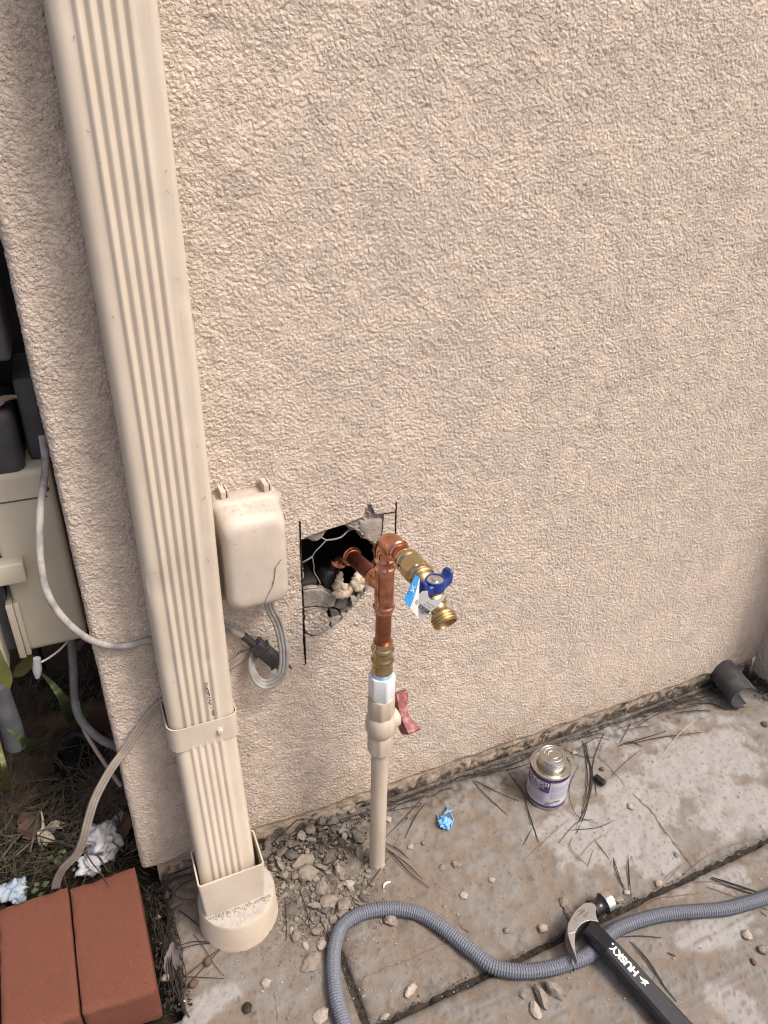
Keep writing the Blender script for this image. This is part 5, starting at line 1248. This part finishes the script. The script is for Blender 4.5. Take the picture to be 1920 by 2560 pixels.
plate('small dark mortar piece in the middle of the hole floor', [(420, 1020), (470, 1010), (495, 1040), (460, 1080), (425, 1060)], .008, .010, 7, M_mortar_d)
plate('rounded mortar piece at the lower edge of the hole', [(420, 1095), (470, 1075), (530, 1060), (500, 1120), (450, 1150), (420, 1140)], .003, .010, 8, M_mortar)
plate('narrow mortar piece along the lower right hole edge', [(510, 1030), (560, 1000), (610, 985), (570, 1040), (530, 1060)], .005, .010, 9, M_mortar_d)
for k, (p, a, b, c, lab, mt, d) in enumerate(IN):
    stone(hw_(*p, d), a * .68, b * .9, c * .68, lab, 200 + k, mt, None, (rnd.uniform(-.15, .15), rnd.uniform(-.3, .3), rnd.uniform(-.2, .2)))
# mortar tongues still hanging from the upper cut
def tongue(label, poly, y, th_, seed):
    P = [hw_(*p, y) for p in poly]; r_ = random.Random(seed); n = len(P); c = sum(P, Vector()) / n; mb = MB()
    rs = [[p + Vector((0, -.001, 0)) for p in P], [c.lerp(p, .97) + Vector((0, -th_ * .3, 0)) for p in P], [c.lerp(p, .75) + Vector((0, -th_ * .5 + r_.uniform(-.001, .001), 0)) for p in P], [c.lerp(p, .3) + Vector((0, -th_ * .55 + r_.uniform(-.001, .001), 0)) for p in P]]
    rs = [[p + Vector((0, th_, 0)) for p in P]] + rs; mb.rings(rs); o = mb.build('mortar_tongue', M_mortar, wall, 30); o['label'] = label
tongue('bare mortar tongue under the left end of the cut', [(215, 378), (300, 350), (392, 322), (365, 365), (340, 405), (300, 430), (262, 432), (225, 410), (205, 395)], .010, .012, 1)
tongue('bare mortar tongue under the middle of the cut', [(545, 302), (640, 268), (680, 300), (690, 345), (640, 345), (590, 340), (560, 330)], .012, .010, 2)
tongue('bare mortar tongue pointing down beside the copper elbow', [(650, 262), (850, 240), (850, 330), (835, 430), (800, 462), (740, 440), (700, 410), (670, 370), (655, 320)], .006, .010, 3)

# ================================================================== RUBBLE AND LITTER ON THE SLAB
r_ = random.Random(99)
pile = []
tries = 0
def in_pile(p):
    return (p.x - .215) ** 2 / .105 ** 2 + (p.y + .085) ** 2 / .12 ** 2 < 1 and p.y < -.008 and math.hypot(p.x - AX, p.y - AY) > AR + .004 and math.hypot(p.x - px, p.y - py) > .018
while len(pile) < 210 and tries < 12000:
    tries += 1; p = Vector((r_.uniform(.11, .33), r_.uniform(-.22, -.006), 0)); s = r_.choice([.0035, .004, .005, .0055, .006, .007, .008, .010, .013])
    if not in_pile(p): continue
    if any((p - q).length < (s + t) * .72 for q, t in pile): continue
    pile.append((p, s))
for k, (p, s) in enumerate(pile):
    big = s > .012; mt = r_.choice([M_chunk, M_chunk, M_mortar, M_mortar_d]) if p.y < -.05 else r_.choice([M_mortar_d, M_mortar_d, M_chunk])
    stone((p.x, p.y, s * .35 + (.004 if p.y > -.09 else 0)), s * r_.uniform(.85, 1.45), s * r_.uniform(.6, 1.0), s * r_.uniform(.28, .6), ('large ' if s > .012 else 'small ' if s < .0075 else 'medium ') + ('dark' if mt is M_mortar_d else 'grey') + ' stucco chunk ' + ('against the wall foot' if p.y > -.045 else 'in the middle' if p.y > -.12 else 'at the front edge') + ' of the rubble heap' + (' near the drain adapter' if p.x < .2 else ' near the riser' if p.x > .265 else ''), 300 + k, mt, 'rubble heap between downspout and riser')
SINGLE = [
    (CB(1035, 975), .014, .014, .009, 'grey stucco chunk touching the inside of the hose bend', M_chunk), (CB(500, 1280), .024, .018, .006, 'flat rounded mortar plate left of the hose', M_chunk),
    (CB(1185, 1465), .015, .011, .006, 'pale stucco chip lying by the slab joint inside the hose curve', M_chip), (CB(180, 1410), .010, .010, .005, 'pale stucco chip on the slab below the drain adapter', M_chip),
    (CB(155, 1465), .005, .004, .003, 'tiny pale crumb under the chip below the drain adapter', M_chip), (CB(555, 1640), .017, .012, .005, 'ragged pale stucco chip at the bottom photo edge beside the hose', M_chip),
    (CB(1000, 1640), .009, .006, .004, 'small pale chip near the joint at the bottom of the photo', M_chip), (CD(1320, 880), .010, .024, .010, 'long grey stucco chunk below the hose, left of its twin', M_chunk),
    (CD(1435, 810), .016, .024, .011, 'blocky grey stucco chunk touching the hose below the hammer head', M_chunk), (CD(1262, 985), .010, .016, .006, 'pale stucco chip beside the long grey chunk', M_chip),
    (CD(1160, 850), .009, .008, .005, 'small grey stucco crumb left of the two long chunks', M_chunk), (CD(1330, 255), .010, .010, .006, 'pale chip left of the hammer head', M_chip),
    (CD(1010, 280), .008, .007, .005, 'round grey crumb on the slab between hose and pale chip', M_chunk), (CB(1180, 470), .008, .007, .004, 'pale chip right of the riser foot', M_chip),
    (CB(1545, 805), .008, .009, .005, 'pale chip on the slab above the hose crest', M_chip), (CB(1270, 440), .006, .005, .004, 'small tan crumb below the blue tape', M_chunk),
    (CB(775, 225), .011, .010, .008, 'round mortar lump stuck at the wall foot left of the riser', M_mortar), (CB(1025, 280), .008, .008, .006, 'pale crumb just right of the riser near the wall', M_chip),
    (CH(730, 250), .011, .009, .005, 'triangular grey chip beside the hammer striking face', M_chunk), (CH(395, 270), .011, .012, .005, 'grey crumb left of the hammer head', M_chunk), (CH(425, 340), .012, .017, .005, 'dirty grey flake tucked against the claw', M_chunk),
    (CH(1525, 470), .010, .012, .005, 'pale chip on the slab right of the hammer handle', M_chip), (CH(1630, 565), .013, .010, .007, 'grey pebble at the right photo edge below the hose', M_chunk),
    (CH(785, 205), .008, .006, .004, 'white crumb between two pine needles above the hammer', M_chip), (CC(960, 845), .007, .010, .004, 'pale chip on the slab right of the can', M_chip),
    (CC(680, 575), .010, .006, .004, 'pale flake directly behind the can', M_chip), (CC(600, 850), .006, .004, .003, 'tiny pale crumb at the foot of the can', M_chip), (CC(262, 1215), .008, .007, .003, 'white flake on the brown slab left of the hammer', M_chip),
    (CC(120, 1298), .010, .009, .005, 'white crumb between the hose crest and the white flake', M_chip), (CC(1195, 1090), .006, .006, .004, 'grey pebble near the crack by the long joint', M_chunk), (CC(1105, 1235), .008, .008, .005, 'pale pebble at the edge of the long joint', M_chip),
    (CC(1645, 430), .012, .010, .006, 'dark pebble at the right photo edge under the broken drain elbow', M_mortar_d), (CB(1490, 585), .012, .009, .004, 'flat grey flake on the brown slab right of the riser', M_chunk), (CB(1400, 610), .009, .008, .003, 'small flat flake left of the flat grey one', M_chunk),
    (CB(570, 1150), .012, .010, .005, 'ragged pale chunk against the outside of the hose bend', M_chip), (CB(455, 1150), .006, .010, .003, 'narrow pale chip left of the hose bend', M_chip), (CB(355, 1040), .004, .012, .003, 'thin pale sliver on the dust below the rubble', M_chip), (CB(750, 730), .014, .009, .006, 'pale broken flake at the front of the rubble heap', M_chip),
    (CB(445, 590), .024, .022, .014, 'largest grey stucco block at the top of the rubble heap', M_chunk), (CB(470, 660), .024, .020, .013, 'second large grey block leaning on the largest one', M_chunk), (CB(720, 885), .020, .014, .010, 'large grey chunk at the front right of the rubble heap', M_chunk),
    (CB(610, 850), .022, .014, .011, 'long grey chunk at the front of the rubble heap', M_chunk), (CB(560, 760), .014, .020, .010, 'grey chunk in the middle of the rubble heap front', M_chunk), (CB(560, 300), .012, .012, .010, 'dark stucco chunk at the wall behind the rubble heap', M_mortar_d),
    (CB(680, 640), .014, .016, .011, 'rounded grey chunk in the right part of the rubble heap', M_chunk), (CB(640, 300), .016, .012, .010, 'dark broad chunk against the wall foot', M_mortar_d),
    (CL(410, 2065 - 1000), .005, .005, .004, 'tiny pale crumb caught among the gutter needles', M_chip), (CL(510, 1430), .006, .006, .004, 'small grey crumb beside the purplish leaf', M_chip), (CL(490, 1720), .009, .007, .005, 'tan crumb beside the brick corner', M_chunk)]
for k, (c, a, b, h, lab, mt) in enumerate(SINGLE):
    g = G(*c, 0); stone((g.x, g.y, h * .55), a * .9, b * .9, h * .85, lab, 500 + k, mt, None, (rnd.uniform(-.15, .15), rnd.uniform(-.15, .15), rnd.uniform(-.5, .5)))
# crumbs and dust, uncountable
def crumbs(name, n, fn, mt, label, seed):
    r_ = random.Random(seed); mb = MB()
    for k in range(n):
        p, s = fn(r_); vs = [p + Vector((r_.uniform(-1, 1), r_.uniform(-1, 1), r_.uniform(-.1, .9))) * s for q in range(5)]
        mb.add(vs, [(0, 1, 2), (0, 2, 3), (0, 3, 1), (1, 2, 4), (2, 3, 4), (3, 1, 4)])
    o = mb.build(name, mt); tag(o, label, 'crumbs', kind='stuff'); return o
def fheap(r_):
    while True:
        p = Vector((r_.gauss(.215, .065), -abs(r_.gauss(.07, .075)), .001))
        if math.hypot(p.x - AX, p.y - AY) > AR and p.y < -.004: return p, r_.choice([.0006, .0008, .0011, .0014, .0018, .0024, .0032])
crumbs('rubble_crumbs', 4200, fheap, M_chunk, 'loose grey crumbs and grit around the rubble heap', 1)
def fheapd(r_):
    p, s = fheap(r_); p.y = -.006 - abs(r_.gauss(0, .035)); 
    if math.hypot(p.x - AX, p.y - AY) < AR: p.x = .16 + r_.random() * .1
    return p, s * 1.1
crumbs('dark_crumbs', 1500, fheapd, M_grime, 'black dirt and grit along the wall behind the rubble', 2)
def fpale(r_):
    u = r_.uniform(500, 1920); v = r_.uniform(2020, 2560)
    if r_.random() < .6: u = r_.gauss(900, 230); v = r_.gauss(2330, 130)
    p = G(u, v, .0012); 
    if p.y > -.02: p.y = -.02 - r_.random() * .2
    return p, r_.choice([.0005, .0006, .0008, .0010, .0014, .0020])
crumbs('pale_grit', 1300, fpale, M_chip, 'scattered pale stucco grit on the slab', 3)
def fright(r_):
    p = Vector((r_.uniform(.3, 1.3), r_.uniform(-.34, -.02), .0012)); return p, r_.choice([.0006, .0009, .0013])
crumbs('pale_grit', 500, fright, M_chip, 'fine pale grit on the slab near the can', 4)
def fbase(r_):
    x = r_.uniform(.33, 1.34); return Vector((x, -.004 - abs(r_.gauss(0, .006 + .01 * max(0, x - .9))), .001)), r_.choice([.0006, .0009, .0013, .0018])
crumbs('wall_foot_dirt', 2000, fbase, M_grime, 'black dirt collected along the foot of the wall', 5)
def fgut(r_):
    return Vector((r_.uniform(-.046, -.008), r_.uniform(-.215, .0), -.004 + r_.random() * .004)), r_.choice([.001, .0016, .0024, .0034])
crumbs('gutter_dirt', 900, fgut, M_grime, 'black dirt in the gap between bricks and slab', 6)
def fjoint(r_):
    return Vector((r_.uniform(-.2, 1.3), JY + r_.gauss(0, .004), -.004 + r_.random() * .005)), r_.choice([.001, .0014, .002])
crumbs('joint_grit', 900, fjoint, M_grime, 'black grit in the long slab joint', 7)

# ---- pine needles traced where they lie
def needle(pts, rad, mt, label, group, z0=.0015):
    rad *= .70
    P = spline([Vector((p.x, p.y, z0 + .002 * math.sin(3.1 * i / max(1, len(pts) - 1)))) for i, p in enumerate(pts)], 5); n = len(P)
    o = MB().tube(P, [rad * (.5 + .5 * math.sin(math.pi * min(.97, max(.06, i / (n - 1))))) for i in range(n)], 5).build('pine_needle', mt, None, 70); tag(o, label, 'pine needle', group); return o
GC = 'pine needles around the can'; LC = 'dry pine needle lying on the slab around the can'
GR_ = 'pine needles around the riser foot'; LR = 'dark pine needle lying on the slab around the riser foot'
GH = 'pine needles near the hammer'; LH = 'pine needle lying on the concrete near the hammer'
GG = 'pine needles beside the bricks'; LG = 'dark pine needle lying between the bricks and the drain adapter'
for pts, rad, mt in (
    ([(335, 660), (415, 770), (445, 870), (475, 960), (498, 1025)], .0016, M_needle_d), ([(165, 715), (240, 800), (335, 882)], .0013, M_needle_d), ([(180, 715), (280, 770), (400, 818)], .0010, M_needle_d), ([(430, 795), (485, 850)], .0009, M_needle_d),
    ([(720, 510), (745, 600), (770, 680), (755, 800), (700, 930)], .0018, M_needle_d), ([(830, 470), (780, 600), (760, 740), (740, 860), (690, 980)], .0014, M_needle_d), ([(735, 520), (755, 620), (765, 720), (745, 830), (690, 940)], .0016, M_needle_d), ([(730, 560), (745, 690), (735, 800), (715, 880)], .0015, M_needle_d),
    ([(700, 640), (655, 740), (660, 830), (700, 900), (800, 928)], .0009, M_needle_d), ([(785, 700), (790, 790)], .0010, M_needle_d), ([(650, 910), (560, 990), (420, 1120)], .0010, M_needle_o), ([(640, 930), (560, 1010), (500, 1060)], .0010, M_needle_p), ([(670, 1000), (660, 1060), (740, 1135)], .0011, M_needle_o), ([(780, 1010), (855, 1110)], .0012, M_needle_o),
    ([(850, 975), (770, 1030), (700, 1105)], .0008, M_needle_o), ([(775, 1060), (745, 1155)], .0008, M_needle_o), ([(870, 1090), (895, 1170), (925, 1260)], .0011, M_needle_d), ([(950, 1090), (955, 1190), (965, 1300)], .0011, M_needle_d), ([(1600, 1005), (1450, 1050), (1320, 1120), (1200, 1230)], .0011, M_needle_o), ([(1225, 1135), (1160, 1190), (1100, 1250)], .0007, M_needle_o),
    ([(1300, 398), (1200, 490), (1105, 610)], .0012, M_needle_p), ([(1330, 468), (1150, 492), (1000, 520), (900, 540)], .0012, M_needle_d), ([(1310, 480), (1180, 485), (1060, 500)], .0009, M_needle_o), ([(1010, 560), (940, 620), (865, 690)], .0008, M_needle_d), ([(970, 415), (905, 530)], .0010, M_needle_d), ([(880, 915), (790, 955), (640, 965)], .0010, M_needle_d),
    ([(690, 560), (790, 500), (860, 510)], .0010, M_needle_d), ([(600, 545), (700, 590), (775, 598)], .0010, M_needle_d), ([(660, 520), (720, 500), (830, 470)], .0011, M_needle_d), ([(1140, 465), (1000, 510), (920, 530)], .0016, M_needle_d), ([(1020, 540), (960, 520), (900, 540)], .0018, M_needle_d), ([(420, 1040), (465, 955)], .0010, M_needle_d), ([(600, 1030), (690, 930), (775, 910)], .0008, M_needle_d), ([(1155, 290), (1240, 340)], .0014, M_needle_d), ([(980, 435), (1060, 390), (1180, 330)], .0013, M_needle_o), ([(990, 440), (1090, 385), (1200, 340)], .0011, M_needle_d), ([(1250, 330), (1360, 325), (1450, 355)], .0018, M_needle_d)):
    q = G(*CC(*pts[0])); e = G(*CC(*pts[-1])); L_ = (e - q).length
    needle([G(*CC(*p)) for p in pts], rad, mt, ('long ' if L_ > .14 else 'short ' if L_ < .06 else '') + {M_needle_d.name: 'dark', M_needle_o.name: 'tan', M_needle_p.name: 'pale straw coloured'}[mt.name] + (' thick' if rad > .00135 else ' thin' if rad < .00095 else '') + ' pine needle ' + ('left of the can' if pts[0][0] < 520 else 'beside the dark bundle right of the can' if pts[0][0] < 860 and pts[0][1] < 900 else 'on the pale slab in front of the can' if pts[0][1] > 900 else 'near the wall beyond the can'), GC)
for pts, rad in (([(1280, 170), (1210, 270), (1140, 410)], .0012), ([(1280, 110), (1150, 260), (1010, 400)], .0011), ([(1000, 440), (1090, 490), (1170, 555)], .0012), ([(1010, 480), (1150, 590), (1260, 690)], .0013), ([(1000, 470), (1060, 530), (1170, 650), (1310, 755)], .0014), ([(1030, 540), (940, 670), (860, 775)], .0012),
                 ([(310, 830), (320, 960), (325, 1110)], .0012), ([(410, 760), (450, 880), (485, 1030)], .0012), ([(390, 830), (370, 890)], .0011), ([(1270, 185), (1170, 200), (1060, 220)], .0010), ([(180, 450), (350, 430), (480, 400)], .0011), ([(200, 480), (330, 420), (430, 350)], .0012), ([(620, 300), (750, 270), (880, 225)], .0013),
                 ([(560, 340), (700, 300), (860, 270)], .0012), ([(640, 380), (760, 385), (880, 392)], .0012), ([(500, 480), (600, 440), (720, 400)], .0012), ([(250, 560), (290, 620), (300, 700)], .0010), ([(1040, 215), (1150, 160), (1280, 110)], .0012), ([(1030, 180), (1170, 130), (1330, 60)], .0016), ([(1060, 160), (1220, 100), (1400, 40)], .0015)):
    L_ = (G(*CB(*pts[0])) - G(*CB(*pts[-1]))).length
    needle([G(*CB(*p)) for p in pts], rad, M_needle_d, ('long' if L_ > .1 else 'short' if L_ < .06 else 'medium') + ' dark pine needle ' + ('right of the riser foot, close to the wall' if pts[0][0] > 950 and pts[0][1] < 300 else 'fanning out in front of the riser foot' if pts[0][0] > 950 else 'on the dust below the rubble heap' if pts[0][1] > 700 else 'lying over the back of the rubble heap'), GR_, .003)
o = MB().tube([W(*CB(400, 270), -.012), W(*CB(290, 370), -.02), G(*CB(190, 468), .004)], .0012, 5).build('pine_needle', M_needle_d, None, 70); tag(o, 'dark pine needle leaning up against the wall foot', 'pine needle')
for pts, rad, mt in (([(800, 505), (900, 620), (1000, 770), (1090, 880)], .0013, M_needle_d), ([(820, 510), (930, 650), (1020, 790)], .0011, M_needle_d), ([(720, 482), (860, 478), (1000, 485)], .0011, M_needle_d), ([(1035, 575), (1085, 600)], .0013, M_needle_d), ([(1310, 110), (1450, 160), (1600, 205)], .0022, M_needle_d), ([(1300, 118), (1430, 175), (1560, 212)], .0020, M_needle_d),
                     ([(1280, 168), (1480, 240)], .0010, M_needle_o), ([(1250, 205), (1080, 228), (950, 245), (850, 300)], .0010, M_needle_o), ([(1180, 140), (1300, 140), (1420, 175), (1490, 235)], .0010, M_needle_o), ([(1600, 290), (1680, 320)], .0010, M_needle_o), ([(700, 0), (730, 110), (850, 320)], .0010, M_needle_d), ([(790, 0), (795, 120), (820, 270)], .0010, M_needle_d), ([(1130, 30), (1040, 130), (960, 200)], .0008, M_needle_o), ([(1600, 310), (1650, 355)], .0008, M_needle_d)):
    needle([G(*CH(*p)) for p in pts], rad, mt, ('dark' if mt is M_needle_d else 'tan') + (' thick' if rad > .0018 else '') + ' pine needle ' + ('above the hammer striking face' if pts[0][1] < 20 else 'beside the hammer handle' if pts[0][0] < 1100 else 'across the right end of the long joint' if pts[0][1] < 230 else 'at the right photo edge under the hose'), GH)
for pts, rad in (([(630, 980), (780, 1100), (910, 1200)], .0013), ([(800, 1250), (900, 1380), (1010, 1560), (1128, 1700)], .0009), ([(630, 1375), (800, 1335), (960, 1345), (1128, 1390)], .0010), ([(520, 1870), (800, 1640), (1090, 1400)], .0011), ([(520, 2000), (780, 1760), (960, 1560), (1090, 1410)], .0011), ([(520, 1710), (800, 1720), (1128, 1730)], .0009),
                 ([(690, 915), (600, 970), (500, 1030)], .0010), ([(600, 700), (540, 850), (510, 1000)], .0012), ([(510, 720), (560, 790), (640, 860), (720, 880), (840, 868)], .0009), ([(640, 1410), (850, 1365), (1000, 1350)], .0009), ([(430, 2060), (500, 2000), (640, 1890)], .0009), ([(820, 640), (700, 700), (610, 780), (540, 880)], .0016), ([(810, 580), (650, 620), (520, 690), (430, 760)], .0020), ([(800, 590), (640, 640), (500, 720)], .0018)):
    needle([G(*CL(*p)) for p in pts], rad, M_needle_d, LG, GG, .0025)
r_ = random.Random(55)
for k in range(34):
    x = r_.uniform(-.040, -.012); y = r_.uniform(-.20, -.02); L = r_.uniform(.05, .11); a = 1.57 + r_.gauss(0, .16)
    p = Vector((x, y, 0)); q = p + Vector((math.cos(a) * L, -math.sin(a) * L, 0)); mid = (p + q) / 2 + Vector((r_.gauss(0, .004), 0, 0))
    if q.y < -.235: continue
    needle([p, mid, q], r_.uniform(.0008, .0013), M_needle_d, 'dry pine needle in the bundle packed between the right brick and the slab', 'needles packed beside the right brick', .002 + r_.random() * .006)
for k in range(46):
    x = r_.uniform(.33, 1.30); L = r_.uniform(.04, .12); a = r_.gauss(0, .18); p = Vector((x, -.006 - abs(r_.gauss(0, .007 + .006 * (x > .9))), 0)); q = p + Vector((math.cos(a) * L, -abs(math.sin(a)) * L * .6, 0)); 
    if q.x > 1.33: continue
    needle([p, (p + q) / 2 + Vector((0, r_.gauss(0, .003) - .002, 0)), q], r_.uniform(.0009, .0017), M_needle_d, 'dark pine needle packed along the foot of the wall', 'needles packed along the wall foot', .002 + r_.random() * .006)

# ---- blue tape scrap, white peel, dark capsule, broken drain elbow
bt = thing('blue_tape_scrap', 'tangled scrap of bright blue tape on the slab near the wall', 'tape scrap', tuple(G(*CB(1420, 270), 0)))
for k, pts in enumerate([[(1425, 190, .002), (1435, 210, .012), (1410, 240, .008), (1390, 262, .002)], [(1470, 210, .003), (1440, 220, .010), (1410, 235, .012)], [(1430, 205, .010), (1465, 250, .006), (1470, 280, .002), (1455, 325, .002)], [(1365, 240, .002), (1375, 280, .006), (1400, 295, .004)], [(1385, 255, .008), (1420, 275, .014), (1445, 265, .008)]]):
    P = spline([G(*CB(x, y), z) for x, y, z in pts], 6); MB().tube(P, .0022, 6, flat=.5).build('strand', M_bscrap, bt, 60)
o = crumple('blue_wad', G(*CB(1415, 292), .007), .0115, M_bscrap, 'wad', 'tape scrap', 15, .6); del o['label']; del o['category']; o.parent = bt; o.matrix_parent_inverse = Matrix.Translation(-Vector(bt.location)); o.name = 'wad'
pw = [G(*CB(x, y), .003) for x, y in ((992, 750), (998, 725), (1015, 712), (1042, 705))]
o = MB().tube(spline(pw, 6), [.0012 + .0022 * math.sin(math.pi * i / 18) for i in range(19)], 6, flat=.5).build('plastic_peel', M_white, None, 60); tag(o, 'small curved white plastic peel on the brown slab', 'plastic peel')
ck = G(*CC(808, 708), .006); o = bev('black_capsule', (-.006, .006, -.012, .012, -.005, .005), .003, M_blackg, None, 3); o.location = ck; o.rotation_euler = (0, 0, .25); tag(o, 'small shiny black plastic piece on the slab beside the needles', 'plastic piece')
o = lump('brown_seed', G(*CC(820, 652), .003), .005, .005, .003, M_dleaf, 'small round brown seed just above the black plastic piece', 'seed', 21, .1, 2)
o = lump('dark_pod', G(*CL(950, 1535), .003), .006, .008, .004, M_dleaf, 'small dark seed pod crossed by two needles left of the adapter', 'seed pod', 22, .2, 2)
o = lump('dark_pod', G(*CL(800, 1775), .003), .007, .006, .004, M_dleaf, 'small dark seed pod right of the brick corner', 'seed pod', 23, .2, 2)
o = lump('dark_pod', G(*CB(50, 1575), .003), .007, .008, .004, M_grime, 'small black pod on the slab at the bottom of the photo', 'seed pod', 24, .15, 2)
o = lump('dark_pod', G(*CH(1570, 630), .003), .006, .004, .003, M_dleaf, 'small dark husk on the slab below the pebble at the right edge', 'seed pod', 25, .2, 2)
# broken drain elbow in the corner
de = thing('drain_elbow', 'broken dark grey plastic drain elbow poking out at the right corner', 'drain pipe', tuple(W(1850, 1720, -.05)))
ec = W(1862, 1745, -.085); ea = Vector((.24, .97, .02)).normalized(); eref = (Vector((0, 0, 1)) - ea * ea.z).normalized(); eb = ea.cross(eref); Re = .031
mb = MB(); n = 44; rs = []
for t in np.linspace(0, 1, 12):
    ro = []; ri = []
    for j in range(n):
        a = R(-212 + 265 * j / (n - 1)); jag = .012 * max(0, 1 - t * 4) * (0.5 + .5 * math.sin(j * 1.3)) if j < 3 or j > n - 4 else 0
        base = ec + ea * (.105 * t + jag); ro.append(base + (eref * math.cos(a) + eb * math.sin(a)) * Re); ri.append(base + (eref * math.cos(a) + eb * math.sin(a)) * (Re - .0032))
    rs.append(ro + ri[::-1])
mb.rings(rs); mb.build('split_pipe', M_gutter, de, 40)
lump('inner', (0, 0, 0), .001, .001, .001, M_gutter, 'x', 'x', 1) if False else None
bev('inner_flap', (-.02, .03, -.0015, .0015, -.03, .03), .001, M_gutter, de, 1, Matrix.Translation(ec + ea * .05 + eb * .005) @ ea.to_track_quat('Y', 'Z').to_matrix().to_4x4() @ Matrix.Rotation(.5, 4, 'Z'))
# mossy dirt in that corner
def fmoss(r_): return Vector((1.343 - abs(r_.gauss(0, .02)), -abs(r_.gauss(0, .06)) - .004, r_.random() * .008)), r_.choice([.002, .003, .004])
crumbs('corner_moss', 700, fmoss, mat('brown_moss', (.06, .045, .022), .95, c2=(.03, .024, .014), scale=80), 'brown moss and dirt heaped in the right wall corner', 8)
